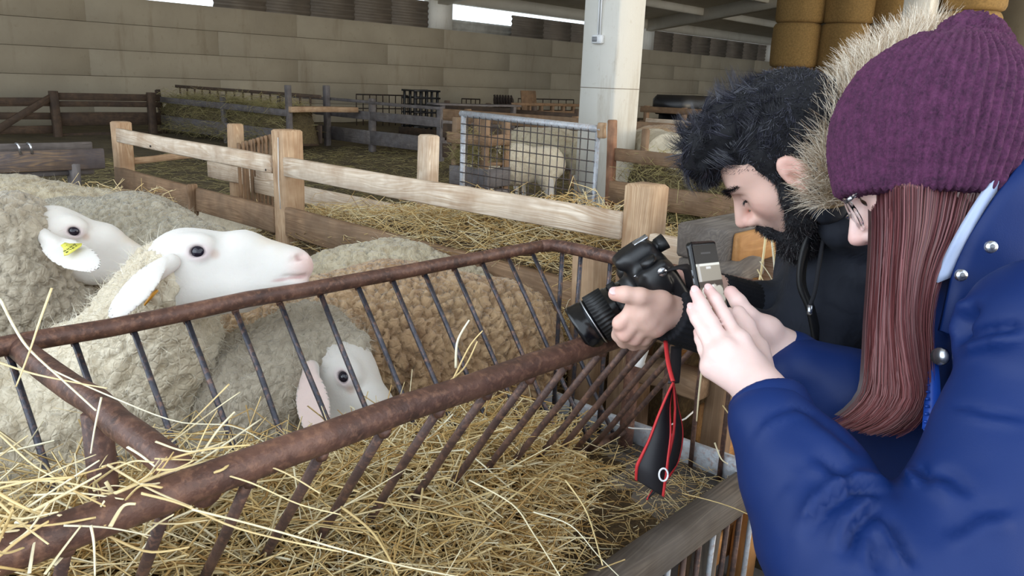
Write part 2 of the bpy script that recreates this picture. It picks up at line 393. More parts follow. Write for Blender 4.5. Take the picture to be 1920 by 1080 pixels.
# ceiling: concrete deck falling towards the back wall, rafters and purlins under it
SL = .141; cz = lambda y: 4.10+SL*(WY-y)
def prism_x(name, x0, x1, prof, mat, parent=None):
    """profile in (y, z), extruded along x"""
    k = len(prof); V = [(x0, y, z) for y, z in prof]+[(x1, y, z) for y, z in prof]
    Q = [(i, (i+1) % k, k+(i+1) % k, k+i) for i in range(k)]; b = MB()
    b.add(V, Q+([(0, 3, 2, 1), (k, k+1, k+2, k+3)] if k == 4 else [])); return b.build(name, mat, parent, False)
YN = -3.0
ceil = tag(prism_x('ceiling', -2.5, 60, [(YN, cz(YN)), (WY+.4, cz(WY+.4)), (WY+.4, cz(WY+.4)+.2), (YN, cz(YN)+.2)], MT['beam_concrete']), kind='structure')
for x in (5.4, 17.3, 28.6, 40):
    prism_x('rafter', x-.2, x+.2, [(YN, cz(YN)-.46), (WY+.3, cz(WY+.3)-.44), (WY+.3, cz(WY+.3)+.02), (YN, cz(YN)+.02)], MT['beam_concrete'], ceil)
for y in np.arange(16.5, -2, -2.6):
    prism_x('purlin', -2.4, 59, [(y-.09, cz(y)-.24), (y+.09, cz(y)-.26), (y+.09, cz(y)+.02), (y-.09, cz(y)+.02)], MT['beam_concrete'], ceil)
slab('eaves_beam', -5, 59, WY-.1, WY+.32, 3.76, 4.12, MT['beam_concrete'], ceil)
for x in (5.4, 17.3, 28.6, 40):
    slab('wall_pier', x-.42, x+.42, WY-.06, WY+.3, WZ, 3.76, MT['pillar_paint'], wall)
# corrugated sheets closing most of the gap over the wall
def corrugated(name, x0, x1, z0, z1, mat, y=WY+.12):
    n = int((z1-z0)/.02); z = np.linspace(z0, z1, n); yy = y+.022*np.sin(np.arange(n)*.02/.15*6.283)
    V = np.concatenate([np.stack([np.full(n, x), yy+d, z], -1) for d in (0, .006) for x in (x0, x1)]); I = np.arange(n)
    Q = [(i, i+n, i+n+1, i+1) for i in range(n-1)]+[(2*n+i, 2*n+i+1, 3*n+i+1, 3*n+i) for i in range(n-1)]
    Q += [(i, i+1, 2*n+i+1, 2*n+i) for i in range(n-1)]+[(n+i, 3*n+i, 3*n+i+1, n+i+1) for i in range(n-1)]
    b = MB(); b.add(V, Q); return b.build(name, mat, wall)
for i in range(5): corrugated('corrugated_sheet', 10.0+i*1.37, 10.0+(i+1)*1.37+.05, WZ-.02, 3.73+.02*(i % 2), MT['corrugated'], WY+.12+.01*(i % 2))
corrugated('corrugated_sheet', 17.7, 20.7, WZ-.02, 3.30, MT['corrugated_grey'], WY+.2)
for i in range(5): corrugated('corrugated_sheet', 20.6+i*1.6, 20.6+(i+1)*1.6+.05, WZ-.02, 3.64, MT['corrugated'], WY+.12+.01*(i % 2))
for i in range(12): corrugated('corrugated_sheet', 29.1+i*1.6, 29.1+(i+1)*1.6+.05, WZ-.02, 3.75, MT['corrugated'], WY+.12+.01*(i % 2))
for i in range(4): corrugated('corrugated_sheet', -5.6+i*3.4, -5.6+(i+1)*3.4+.05, WZ-.02, 3.1+.6*(i < 3), MT['corrugated'], WY+.12)
# the square painted pillar with switch box
pil = empty('concrete_pillar', (5.98, 4.46, 0), 'pale painted square concrete pillar with chamfered corners beside the mesh gate', 'pillar')
PW = .40
def pillar_shaft(cx, cy, wd, z0, z1, ch=.018):
    b = MB(); h = wd/2
    pr = [(-h+ch, -h), (h-ch, -h), (h, -h+ch), (h, h-ch), (h-ch, h), (-h+ch, h), (-h, h-ch), (-h, -h+ch)]
    V = [(cx+x, cy+y, z) for z in (z0, z1) for x, y in pr]; b.add(V, [(i, (i+1) % 8, 8+(i+1) % 8, 8+i) for i in range(8)]+[(0, 3, 2, 1), (0, 7, 4, 3), (4, 7, 6, 5)]); return b
PC = (5.76+PW/2+.19, 4.25+PW/2)
pillar_shaft(PC[0], PC[1], PW, 0, cz(PC[1])-.4).build('shaft', MT['pillar_paint'], pil, False)
pillar_shaft(PC[0], PC[1], PW+.0015, 1.468, 1.474).build('joint', MT['mortar'], pil, False)
px0 = PC[0]-PW/2
sw = empty('switch_box', (px0, PC[1], 1.8), 'small white wall switch box with cable high on the pale pillar', 'switch')
sp = pX(1124, 74, px0)
b = MB(); v, q = rbox_np(.11, .05, .075, .008); R3 = np.array([[0, 1, 0], [1, 0, 0], [0, 0, 1]]); b.add(v@R3.T+sp+np.array([-.025, 0, 0]), q); b.build('housing', MT['white_plastic'], sw, False)
b = MB(); v, q = rbox_np(.05, .012, .042, .003); b.add(v@R3.T+sp+np.array([-.053, .015, 0]), q); b.build('rocker', MT['grey_plastic'], sw, False)
b = MB()
for dy in (-.012, .012): b.add(*tube_np([sp+np.array([-.012, dy, .03]), sp+np.array([-.014, dy+.004, .3]), sp+np.array([-.012, dy*.6, .9]), sp+np.array([-.012, dy*.6, 2.6])], .008, 6))
b.build('cable', MT['white_plastic'], sw)
# a farther pillar on the right and a pale wall panel, behind the bales
pc2 = pd(1722, 40, 15.5)
p2 = tag(pillar_shaft(pc2[0], pc2[1], .5, 0, cz(pc2[1])-.02).build('concrete_pillar', MT['pillar_paint'], None, False), 'far grey square concrete pillar rising behind the purple hat', 'pillar')
for i, (qx, dd) in enumerate(((1880, 24.0), (1935, 22.5))):
    c = pd(qx, 60, dd); tag(slab('wall_panel_side_%d' % i if False else 'wall_side', c[0]-.2, c[0]+.2, c[1]-1.2, c[1]+.9, 0, 6.6, MT['wall_concrete']), kind='structure')
# round bales stacked on end
def bale_mesh():
    n = 40; b = MB(); prof = [(0, 0), (.5, 0), (.56, .03), (.585, .1), (.59, .5), (.58, .95), (.55, 1.02), (.5, 1.05), (0, 1.05)]
    V = []; 
    for (r, z) in prof:
        for j in range(n):
            a = j*2*math.pi/n; rr = r*(1+.012*math.sin(5*a)+.012*random.uniform(-1, 1)); V.append((rr*math.cos(a), rr*math.sin(a), z))
    Q = [(i*n+j, i*n+(j+1) % n, (i+1)*n+(j+1) % n, (i+1)*n+j) for i in range(len(prof)-1) for j in range(n)]
    b.add(V, Q); return b.mesh('round_bale')
bm_ = bale_mesh(); bm_.materials.append(MT['bale'])
ordn = ['lowest', 'second', 'third', 'topmost']
for ci, (qx, dd, nm) in enumerate(((1488, 20.0, 'leftmost stack nearest the back wall'), (1578, 19.6, 'second stack from the left'), (1662, 19.4, 'third stack beside the far pillar'), (1803, 15.8, 'sunlit stack right of the far pillar'))):
    c = pd(qx, 120, dd)
    for k in range(4):
        o = link('round_bale', bm_); o.location = (c[0]+random.uniform(-.03, .03), c[1]+random.uniform(-.03, .03), k*1.05); o.rotation_euler.z = random.random()*6
        tag(o, '%s golden round straw bale of the %s' % (ordn[k], nm), 'straw bale', 'round bales stacked at the back')
# ------------------------------------------------------------------ near wooden fence (plane x = FX) and its partner behind the hay
FX = 2.1
def fence(label, group=None, name='wooden_fence', loc=(0, 0, 0)): return empty(name, loc, label, 'fence', group)
f1 = fence('pale weathered plank fence with square posts right behind the sheep', loc=(FX, 3, 0))
def postXY(x, y, z, wd, mat, par, lean=(0, 0), name='post', z0=0.0):
    return beam(name, (x, y, z0), (x+lean[0], y+lean[1], z), wd, wd, mat, par, up=(1, 0, 0), b=.008)
PW_, BB, WP = MT['pale_post'], MT['brown_board'], MT['weathered_plank']
ya, yb, yc = pX(1205, 345, FX)[1], pX(527, 240, FX)[1], pX(217, 230, FX)[1]
postXY(FX+.03, ya, 1.205, .105, PW_, f1); postXY(FX+.03, yb, 1.235, .11, PW_, f1); postXY(FX+.03, yc, 1.155, .10, PW_, f1)
def railY(x, y0, z0, y1, z1, wz, mat, par, th=.035, name='rail'): return beam(name, (x, y0, z0), (x, y1, z1), th, wz, mat, par, b=.005)
railY(FX-.01, yc-.06, 1.075, yb+.06, 1.06, .085, WP, f1); railY(FX-.01, yb-.055, 1.065, ya+.05, 1.065, .09, WP, f1)
railY(FX-.01, ya-.055, 1.02, ya-.62, 1.02, .09, WP, f1)
railY(FX-.01, yc+.02, .80, yb+.05, .79, .13, BB, f1); railY(FX-.01, yb-.055, .805, ya-.05, .775, .14, BB, f1)
beam('batten', (FX-.035, yc*.45+yb*.55, .88), (FX-.035, yc*.45+yb*.55, .70), .06, .02, BB, f1, up=(0, 1, 0))
railY(FX, yc, .45, ya, .44, .14, BB, f1)
b = MB(); b.add(*tube_np([pX(1085+0, 0, FX)*0+np.array([FX-.03, yb-.02, 1.20]), (FX-.036, yb-.021, 1.0), (FX-.034, yb-.026, .86)], .0025, 5)); b.build('wire_strand', MT['string'], f1)
for yy, zz in ((yc-.55, 1.045), (yb+.1, 1.035)): tube('nail_hole', [(FX-.032, yy, zz), (FX-.026, yy, zz)], .006, MT['nail'], f1)
f2 = fence('shorter leaning-post plank fence behind the loose hay heap', loc=(2.72, 4, 0))
postXY(2.74, pX(430, 232, 2.7)[1], 1.155, .085, PW_, f2); postXY(2.74, pX(785, 330, 2.7)[1], 1.22, .085, MT['weathered_plank'], f2, lean=(0, -.03))
railY(2.69, pX(395, 300, 2.7)[1], .83, pX(520, 350, 2.7)[1], .83, .11, WP, f2); railY(2.665, pX(480, 350, 2.7)[1], .80, pX(905, 440, 2.7)[1]-.3, .79, .10, WP, f2)
railY(2.69, 5.2, .45, 1.9, .45, .12, BB, f2); postXY(2.74, 1.75, 1.0, .085, PW_, f2)
c1 = fence('thin pale cross rail tying the far ends of the two plank fences', name='cross_rail', loc=(2.4, 5.35, 0)); c1['category'] = 'rail'
beam('rail', (FX+.08, yc, .905), (2.78, yc+.02, .925), .02, .045, MT['pale_post'], c1)
# slatted panel seen between the posts
sl = fence('short panel of upright brown slats half hidden behind the middle post', name='slat_panel', loc=(3.3, 5.2, 0))
for i in range(9):
    q = pd(449+i*7.2, 300, 4.9+i*.05); beam('slat', (q[0], q[1], .2), (q[0], q[1], pd(449+i*7.2, 267-i*2.0, 4.9+i*.05)[2]), .022, .018, BB, sl, up=(1, 0, 0))
qa, qb = pd(447, 275, 4.92), pd(508, 256, 5.35); beam('rail', qa, qb, .02, .03, BB, sl)
# dark trough planks on the left behind the flock
tr = empty('wooden_trough', (1.2, 5.2, 0), 'dark stained plank feed trough at the left behind the flock', 'trough')
beam('plank', (-.6, 5.24, 1.03), (1.90, 5.24, 1.015), .03, .05, MT['grey_plank'], tr); beam('plank', (-.6, 5.2, .945), (1.95, 5.2, .94), .03, .12, MT['stained_plank'], tr)
for x in (-.3, 1.78): beam('leg', (x, 5.225, .2), (x, 5.225, .92), .05, .09, MT['grey_plank'], tr, up=(0, 1, 0))
beam('back_plank', (-.6, 5.5, .95), (1.9, 5.5, .95), .03, .14, MT['grey_plank'], tr); beam('bottom_plank', (-.6, 5.36, .86), (1.9, 5.36, .86), .26, .03, MT['grey_plank'], tr)
for dx in (0, .045):
    q = pY(38+dx*120, 276, 5.18); tube('hook', [q+np.array([dx, 0, -.04]), q+np.array([dx-.01, -.01, .015]), q+np.array([dx-.012, .03, .018])], .008, MT['silver'], tr, 6)
# ------------------------------------------------------------------ mesh gate and the fence of the next pen (plane x = 4.5)
GX = 4.5
g = empty('mesh_gate', (GX, 4.0, 0), 'grey metal framed wire mesh gate in front of the pillar', 'gate')
gy0, gy1, gt0, gt1, gb = 4.66, 3.33, 1.235, 1.205, .24
tube('frame_tube', [(GX, gy0+.03, gt0), (GX, gy1-.03, gt1)], .026, MT['galvanised'], g); tube('frame_tube', [(GX, gy0, gb), (GX, gy0, gt0+.02)], .022, MT['galvanised'], g)
tube('frame_tube', [(GX, gy1, gb), (GX, gy1, gt1)], .018, MT['galvanised'], g); tube('frame_tube', [(GX, gy0, gb), (GX, gy1, gb)], .02, MT['galvanised'], g)
beam('end_cap', (GX, gy1-.03, gt1-.06), (GX, gy1-.03, gt1+.045), .05, .05, MT['pale_post'], g, up=(1, 0, 0))
for i in range(1, 20):
    t = i/20; y = gy0+(gy1-gy0)*t; tube('wire', [(GX-.02, y, gb), (GX-.02, y, gt0+(gt1-gt0)*t)], .0042, MT['wire'], g, 5)
for i in range(1, 13):
    t = i/13; tube('wire', [(GX-.026, gy0, gb+(gt0-gb)*t), (GX-.026, gy1, gb+(gt1-gb)*t)], .0042, MT['wire'], g, 5)
f3 = fence('brown plank fence with reddish stake right of the mesh gate', loc=(GX, 2.5, 0))
beam('stake', (GX-.02, 3.16, .2), (GX-.02, 3.20, 1.275), .055, .05, MT['red_stake'], f3, up=(1, 0, 0))
railY(GX, 3.17, 1.05, .4, 1.05, .085, MT['brown_board'], f3); railY(GX-.03, 3.17, .80, .4, .80, .15, MT['brown_board'], f3, th=.05)
railY(GX+.5, 3.17, .62, .4, .62, .2, MT['brown_board'], f3)
q = pX(1212, 235, GX+.7); postXY(GX+.7, q[1], 1.19, .05, MT['brown_board'], f3)
for y in (1.6, .5): postXY(GX+.04, y, 1.2, .08, MT['brown_board'], f3)
# hay box left of the gate
hb = empty('hay_box', (4.9, 4.95, 0), 'grey boarded hay box standing left of the mesh gate', 'box')
for (x, y) in ((4.75, 5.0), (4.75, 4.66), (5.0, 5.0), (5.0, 4.66)): beam('post', (x, y, .2), (x, y, 1.19), .06, .06, MT['brown_board'], hb, up=(1, 0, 0))
for z in (.35, .53, .71): beam('board', (4.72, 4.58, z), (4.72, 5.04, z), .025, .16, MT['grey_plank'], hb); beam('board', (4.72, 4.62, z), (5.02, 4.62, z), .025, .16, MT['grey_plank'], hb)
beam('board', (4.70, 4.56, 1.02), (4.70, 5.06, 1.02), .025, .09, MT['brown_board'], hb); beam('board', (4.72, 4.62, 1.02), (5.02, 4.62, 1.02), .025, .09, MT['brown_board'], hb)
beam('bottom_board', (4.74, 4.83, .82), (5.0, 4.83, .82), .36, .03, MT['brown_board'], hb)
# brown boarded fence behind the gate
f4 = fence('reddish brown boarded fence far behind the mesh gate', loc=(7.6, 6, 0))
for z, h_ in ((1.0, .16), (.78, .2), (.5, .2)): beam('board', (7.9, 8.6, z), (8.2, 4.6, z+.02), .03, h_, MT['dark_plank'] if z < .9 else MT['brown_board'], f4)
for y in (8.2, 6.4, 4.7): postXY(8.0+.3*(8.2-y)/3.5, y, 1.1, .08, MT['brown_board'], f4)
# ------------------------------------------------------------------ far fences
f5 = fence('grey three-rail fence with wide bottom boards across the far pen', loc=(8.7, 11, 0))
GP, DP = MT['grey_plank'], MT['dark_plank']
for y, zt in ((9.55, 1.07), (11.3, 1.12), (14.2, 1.05)): postXY(8.72, y, zt, .10, GP, f5)
postXY(8.6, pX(612, 160, 8.6)[1], 1.3, .10, GP, f5); 
railY(8.68, 14.2, 1.06, 11.3, 1.06, .05, GP, f5); railY(8.68, 11.3, 1.05, 9.5, 1.04, .05, GP, f5)
railY(8.68, 14.2, .83, 11.3, .83, .14, GP, f5); railY(8.68, 11.3, .83, 9.5, .82, .15, GP, f5)
railY(8.68, 14.2, .46, 11.3, .46, .24, GP, f5); railY(8.68, 11.3, .46, 9.5, .46, .24, GP, f5)
beam('top_board', (8.7, 9.75, 1.10), (10.2, 9.3, 1.10), .35, .03, GP, f5); beam('rail', (8.7, 9.5, .8), (10.4, 9.5, .8), .03, .14, GP, f5); beam('rail', (8.7, 9.5, .45), (10.4, 9.5, .45), .03, .2, GP, f5)
postXY(9.9, 10.8, 1.08, .07, GP, f5); postXY(10.3, 9.45, 1.08, .08, GP, f5); railY(10.3, 12.5, .45, 9.5, .45, .2, DP, f5)
hr = empty('wooden_hay_rack', (7.4, 13.8, 0), 'far wooden hay rack stuffed with hay between leaning posts', 'hay rack')
for (y, z, ln) in ((11.65, 1.3, 0), (13.75, 1.06, .05), (16.3, 1.06, .12)): beam('post', (7.3, y-ln*.5, .2), (7.3, y+ln, z), .09, .08, GP if y < 16 else DP, hr, up=(1, 0, 0))
railY(7.27, 16.3, .88, 11.65, .86, .11, GP, hr, th=.04); railY(7.27, 16.3, .45, 11.65, .45, .26, GP, hr, th=.04)
railY(7.95, 17.0, 1.13, 11.7, 1.12, .06, DP, hr); railY(7.95, 17.0, .5, 11.7, .5, .3, DP, hr)
for i in range(16): beam('bar', (7.95, 16.8-i*.32, .6), (7.95, 16.8-i*.32, 1.12), .03, .03, DP, hr, up=(1, 0, 0))
beam('end_board', (7.27, 11.62, .92), (8.6, 11.62, .92), .2, .09, MT['pale_post'], hr); beam('floor_board', (7.6, 16.6, .33), (7.6, 11.7, .33), .6, .03, DP, hr)
f6 = fence('dark brown board fence with braced gate at the far left by the wall', loc=(5.5, 16, 0))
for x in (5.22, 6.95, 3.4): postXY(x, 15.95, 1.02, .13, DP, f6)
for z, h_ in ((.92, .13), (.79, .10)): beam('board', (5.25, 16.0, z), (7.15, 16.0, z), .03, h_, DP if z > .85 else MT['dark_plank'], f6)
for z, h_ in ((.52, .24), (.2, .14)): beam('board', (5.25, 16.02, z), (7.15, 16.02, z), .03, h_, DP, f6)
for z, h_ in ((.82, .15), (.58, .12), (.34, .14), (.16, .1)): beam('board', (3.3, 16.0, z), (5.2, 16.0, z), .03, h_, DP, f6)
beam('brace', (4.1, 15.96, .25), (5.2, 15.96, .92), .03, .12, DP, f6, up=(0, 0, 1))
beam('board', (1.0, 16.0, .82), (3.4, 16, .82), .03, .15, DP, f6); beam('board', (1.0, 16.0, .45), (3.4, 16, .45), .03, .2, DP, f6)
# ------------------------------------------------------------------ things stored along the back wall
def along_wall(px, py, Y): return pY(px, py, Y)
def railing(name, xa, xb, y, z, label, nv=8):
    e = empty(name, ((xa+xb)/2, y, 0), label, 'railing'); tube('rail', [(xa, y, z), (xb, y, z-.01)], .02, MT['black_iron'], e, 6); tube('rail', [(xa, y, z-.35), (xb, y, z-.36)], .016, MT['black_iron'], e, 6)
    for i in range(nv+1):
        x = xa+(xb-xa)*i/nv; tube('upright', [(x, y, .15), (x, y, z)], .014, MT['black_iron'], e, 5)
    return e
xs_ = [along_wall(p, 182, 17.2)[0] for p in (668, 770, 866, 900, 972, 1076)]
railing('metal_railing', xs_[0], xs_[1]-.1, 17.2, 1.02, 'rusty dark metal railing under the wall beside the black crates'); railing('metal_railing', xs_[2], xs_[3], 17.2, .95, 'short dark metal railing left of the row of dark pegs', 4); railing('metal_railing', xs_[4], xs_[5], 17.2, .98, 'long dark metal railing under the wall next to the pillar', 7)
q0, q1 = along_wall(778, 170, 15.5), along_wall(820, 192, 15.5)
cr = empty('black_crate_stack', ((q0[0]+q1[0])/2, 15.5, 0), 'black plastic grid crate standing by the back wall', 'crate')
for i in range(5):
    x = q0[0]+(q1[0]-q0[0])*i/4; beam('upright', (x, 15.5, .22), (x, 15.5, q0[2]), .06, .05, MT['black_plastic'], cr, up=(1, 0, 0)); beam('upright', (x, 15.9, .22), (x, 15.9, q0[2]), .06, .05, MT['black_plastic'], cr, up=(1, 0, 0))
for i in range(6):
    z = .3+(q0[2]-.3)*i/5; beam('slat', (q0[0]-.06, 15.46, z), (q1[0]+.06, 15.46, z), .03, .045, MT['black_plastic'], cr); beam('slat', (q0[0]-.06, 15.94, z), (q1[0]+.06, 15.94, z), .03, .045, MT['black_plastic'], cr)
beam('top', (q0[0]-.05, 15.7, q0[2]), (q1[0]+.05, 15.7, q0[2]), .5, .03, MT['black_plastic'], cr)
for i in range(7):
    q = along_wall(930+i*5.2, 178+i*.2, 16.4); hgt = q[2]; bb = MB()
    V, Q, T = tube_np([(q[0], 16.4, .75), (q[0]-.03, 16.4, hgt-.12), (q[0]-.05, 16.4, hgt-.05), (q[0]-.07, 16.4, hgt)], [.055, .055, .03, .03], 8); bb.add(V, Q, T); o = bb.build('canister', MT['black_iron'])
    tag(o, '%s dark narrow canister from the left on the bench under the wall' % ('first', 'second', 'third', 'fourth', 'fifth', 'sixth', 'seventh')[i], 'canister', 'dark canisters on the bench')
bn = empty('bench', (along_wall(946, 190, 16.4)[0], 16.4, 0), 'low dark bench carrying the row of dark canisters by the wall', 'bench')
qa, qb = along_wall(880, 190, 16.4), along_wall(985, 190, 16.4); beam('top', (qa[0], 16.4, .735), (qb[0], 16.4, .735), .4, .03, DP, bn)
for x in (qa[0]+.1, qb[0]-.1): beam('leg', (x, 16.4, .2), (x, 16.4, .72), .35, .06, DP, bn, up=(1, 0, 0))
qa, qb = along_wall(984, 170, 15.0), along_wall(1011, 188, 15.0)
o = beam('leaning_board', ((qa[0]+qb[0])/2, 15.0, .2), ((qa[0]+qb[0])/2, 15.15, qa[2]), .03, qb[0]-qa[0], MT['brown_board'], None, up=(1, 0, 0)); tag(o, 'small pale square board leaning upright among the far fences', 'board')
f7 = fence('low row of pale pallets in the far pen left of the pillar', name='pallet_row', loc=(11, 11, 0))
qa, qb = pY(975, 192, 13.0), pY(1078, 196, 13.0)
for z in (.98, .80, .62): beam('slat', (qa[0]-.3, 13.0, z), (qb[0]+.5, 13.0, z-.02), .03, .07, MT['brown_board'], f7)
for i in range(6): x = qa[0]+(qb[0]-qa[0])*i/5; beam('block', (x, 13.05, .2), (x, 13.05, 1.0), .09, .08, MT['brown_board'], f7, up=(1, 0, 0))
f8 = fence('dark board fence between the grey fence and the pillar', loc=(9.5, 9, 0))
qa, qb = pX(835, 200, 10.5), pX(1080, 215, 10.5)
for z, h_ in ((.95, .16), (.7, .16), (.4, .2)): beam('board', (10.5, qa[1], z), (10.5, qb[1], z), .03, h_, DP, f8)
for t in (0, .35, .7, 1): postXY(10.54, qa[1]+(qb[1]-qa[1])*t, 1.1, .08, DP, f8)
# pens right of the pillar: pallet fences
f9 = fence('pale slatted pallet fence right of the pillar behind the resting sheep', name='pallet_fence', loc=(9, 4, 0))
for z in (1.06, .86, .62): beam('slat', (9.0, 5.9, z), (9.0, 2.0, z), .03, .085, MT['weathered_plank'], f9)
for i in range(8): y = 5.8-i*.52; beam('block', (9.05, y, .2), (9.05, y, 1.1), .07, .07, BB, f9, up=(1, 0, 0))
f10 = fence('farther brown pallet fence right of the pillar near the black trough', name='pallet_fence', loc=(12, 6, 0))
for z in (1.12, .88): beam('slat', (12.0, 8.0, z), (12.0, 3.0, z), .03, .10, BB, f10)
for i in range(7): y = 7.9-i*.75; beam('block', (12.05, y, .2), (12.05, y, 1.18), .07, .09, BB, f10, up=(1, 0, 0))
qa = pd(1290, 190, 14.5); bt = MB(); V, Q = rbox_np(1.4, .7, .34, .08); bt.add(V+np.array([qa[0], qa[1], 1.2]), Q); v2, q2 = box_np(qa[0], qa[1], .62, 1.1, .5, 1.0); bt.add(v2, q2)
tag(bt.build('black_trough', MT['black_plastic'], None, False), 'black plastic trough in the dim far pen right of the pillar', 'trough')
# ------------------------------------------------------------------ old pallet wall right of the rack
pw = empty('pallet_wall', (2.2, .95, 0), 'old heavy timber and pallet wall with boards tinted warm-lit orange behind the phone', 'pallet wall')
YP = pX(1365, 490, 1.80)[1]
zt = pX(1365, 420, 1.80)[2]; zb = pX(1365, 488, 1.80)[2]
beam('top_beam', (1.80, YP+.075, (zt+zb)/2-.02), (3.4, YP+.075, (zt+zb)/2-.02), .15, zt-zb+.0, MT['old_beam'], pw, b=.007, crook=.004)
beam('top_board', (1.815, YP-.012, (zt+zb)/2-.02), (3.4, YP-.012, (zt+zb)/2-.015), .025, (zt-zb)*.96, MT['orange_lit_board'], pw)  # warm-lit side of the grey beam, added as an orange board
beam('block', (1.80, YP+.07, zb-.05), (1.88, YP+.07, zb-.06), .14, .075, MT['old_beam'], pw, b=.006)
for i, z in enumerate((1.03, .90, .77, .62, .47, .30, .14)):
    beam('board', (1.82+.02*(i % 2), YP+.05, z), (3.3, YP+.05+.01*(i % 3), z+random.uniform(-.01, .01)), .022, .10+.015*(i % 2), MT['orange_lit_board'], pw)
    if i in (1, 4): beam('board', (1.8, YP+.14, z-.06), (3.3, YP+.14, z-.06), .022, .1, MT['orange_lit_board'], pw)
for i, x in enumerate((1.845, 2.12, 2.45, 2.9)): beam('post', (x, YP+.005, 0), (x+.01, YP+.005, zb), .06, .075, (MT['brown_board'], MT['orange_lit_board'])[i % 2], pw, up=(1, 0, 0))
for i, x in enumerate((1.81, )): 
    for z in (.74, .87): beam('block', (x-.0, YP+.02, z), (x, YP+.26, z), .10, .055, MT['brown_board'], pw)
beam('side_post', (1.86, YP+.30, 0), (1.86, YP+.30, 1.0), .09, .1, MT['brown_board'], pw, up=(1, 0, 0)); beam('side_post', (1.86, YP+.46, 0), (1.86, YP+.46, 1.02), .08, .09, MT['pale_post'], pw, up=(1, 0, 0))
q = pX(1390, 530, 1.74); beam('ledge', (q[0]+.02, YP-.01, q[2]), (q[0]+.16, YP+.0, q[2]+.01), .10, .055, MT['old_beam'], pw, b=.012)
# ------------------------------------------------------------------ V-shaped hay rack of pipes and rods over a tray
RZ, RYF, RYB, RX0, RX1, RYM, TZ = 1.08, .742, 1.337, -.75, 1.628, 1.04, .60
rk = empty('hay_rack', (.6, 1.04, 0), 'rusty iron V-shaped hay rack of pipes and thin rods filled with straw', 'hay rack')
RP, RR, SR = MT['rusty_pipe'], MT['rusty_rod'], MT['steel_rod']
def wob(p0, p1, n=9, a=.002):
    p0 = np.asarray(p0, float); p1 = np.asarray(p1, float); t = np.linspace(0, 1, n)[:, None]
    return p0*(1-t)+p1*t+np.sin(t*math.pi)*rng.normal(0, a, (n, 3))
tube('back_rail', wob((RX0, RYB, RZ), (RX1-.03, RYB, RZ), 20), .0155, RP, rk, 14)
tube('front_rail', wob((RX0, RYF, RZ), (RX1, RYF, RZ), 20), .019, RP, rk, 14)
tube('end_rail', [(RX1-.045, RYB, RZ), (RX1-.015, RYB-.008, RZ), (RX1-.002, RYB-.035, RZ), (RX1, RYB-.1, RZ), (RX1, 1.04, RZ-.003), (RX1, RYF, RZ)], .0165, RP, rk, 14)
tube('end_rail', wob((RX0, RYF, RZ), (RX0, RYB, RZ)), .0165, RP, rk, 12)
for x in (.352,): tube('cross_pipe', wob((x, RYB, RZ-.006), (x, RYF, RZ-.012)), .019, RP, rk, 14)
for x in (.352, RX0+.02, RX1-.015): tube('leg', wob((x, RYM, 0), (x, RYM, RZ-.02)), .019, RP, rk, 12)
tube('ridge_bar', wob((RX0, RYM, TZ+.045), (RX1, RYM, TZ+.045)), .010, RR, rk, 8)
xs = np.arange(RX1-.075, RX0, -.0935)
for i, x in enumerate(xs):
    tube('back_rod', wob((x, RYB+.002, RZ-.012), (x+.01, RYM+.004, TZ+.04), 5, .001), .0055, SR, rk, 8)
    tube('front_rod', wob((x-.03, RYF, RZ-.015), (x-.02, RYM-.004, TZ+.04), 5, .0015), .0068, RR, rk, 8)
    if x > -.1:
        for (p, r_) in (((x, RYB+.002, RZ-.016), .009), ((x-.03, RYF, RZ-.019), .011)):
            tube('weld', [np.array(p)+np.array([0, 0, .006]), np.array(p)-np.array([0, 0, .006])], [r_, r_*.6], RP, rk, 7)
for y in (RYB-.04, 1.235, 1.14, .95, .86, RYF+.04): tube('end_rod', wob((RX1, y, TZ-.0), (RX1, y, RZ-.01), 4, .001), .006, SR if y > 1 else RR, rk, 8)
# tray under the rack
ty0, ty1 = .735, 1.40
slab('tray_floor', RX0, RX1+.012, ty0, ty1, TZ-.05, TZ, MT['tray_concrete'], rk)
beam('tray_lip', (RX1+.022, ty1, TZ+.015), (RX1+.022, ty0-.0, TZ+.015), .02, .085, MT['galvanised'], rk)
beam('tray_lip', (RX0, ty1, TZ+.01), (RX1, ty1, TZ+.01), .02, .075, MT['galvanised'], rk)
beam('sill_beam', (RX1+.04, ty0-.01, TZ-.012), (RX0, ty0-.02, TZ-.012), .065, .075, MT['old_beam'], rk, b=.01)
beam('end_sill', (RX1+.05, ty0+.02, TZ-.075), (RX1+.05, ty1, TZ-.075), .05, .06, MT['old_beam'], rk)
for i in range(26):
    x = RX1+.02-i*.062; tube('lower_rod', wob((x, ty0-.03, .02), (x, ty0-.035, TZ-.03), 4, .001), .0065, RR if i % 3 else MT['galvanised'], rk, 7)
tube('lower_rail', [(RX0, ty0-.032, .06), (RX1, ty0-.032, .06)], .011, RR, rk)
for x in (RX0+.04, RX1-.02):
    for y in (ty0+.05, ty1-.05): beam('tray_leg', (x, y, 0), (x, y, TZ-.05), .05, .05, MT['old_beam'], rk, up=(1, 0, 0))
# bits of string knotted on the rack
ps = [pX(1150, 795, 1.6), pX(1185, 803, 1.6), pX(1235, 806, 1.62), pX(1285, 785, 1.66), pX(1302, 770, 1.70)]
o = tube('white_cord', ps, .0022, MT['string'], None, 6); tag(o, 'thin white cord tied across the end of the hay rack', 'cord')
q = pd(1213, 632, 1.78); o = tube('rope_end', [q+np.array([0, 0, .02]), q, q+np.array([-.003, 0, -.03]), q+np.array([-.008, .004, -.055]), q+np.array([-.014, .004, -.07])], [.007, .007, .008, .008, .014], MT['string'], None, 7)
tag(o, 'frayed grey white rope end hanging below the photographing hand', 'rope')
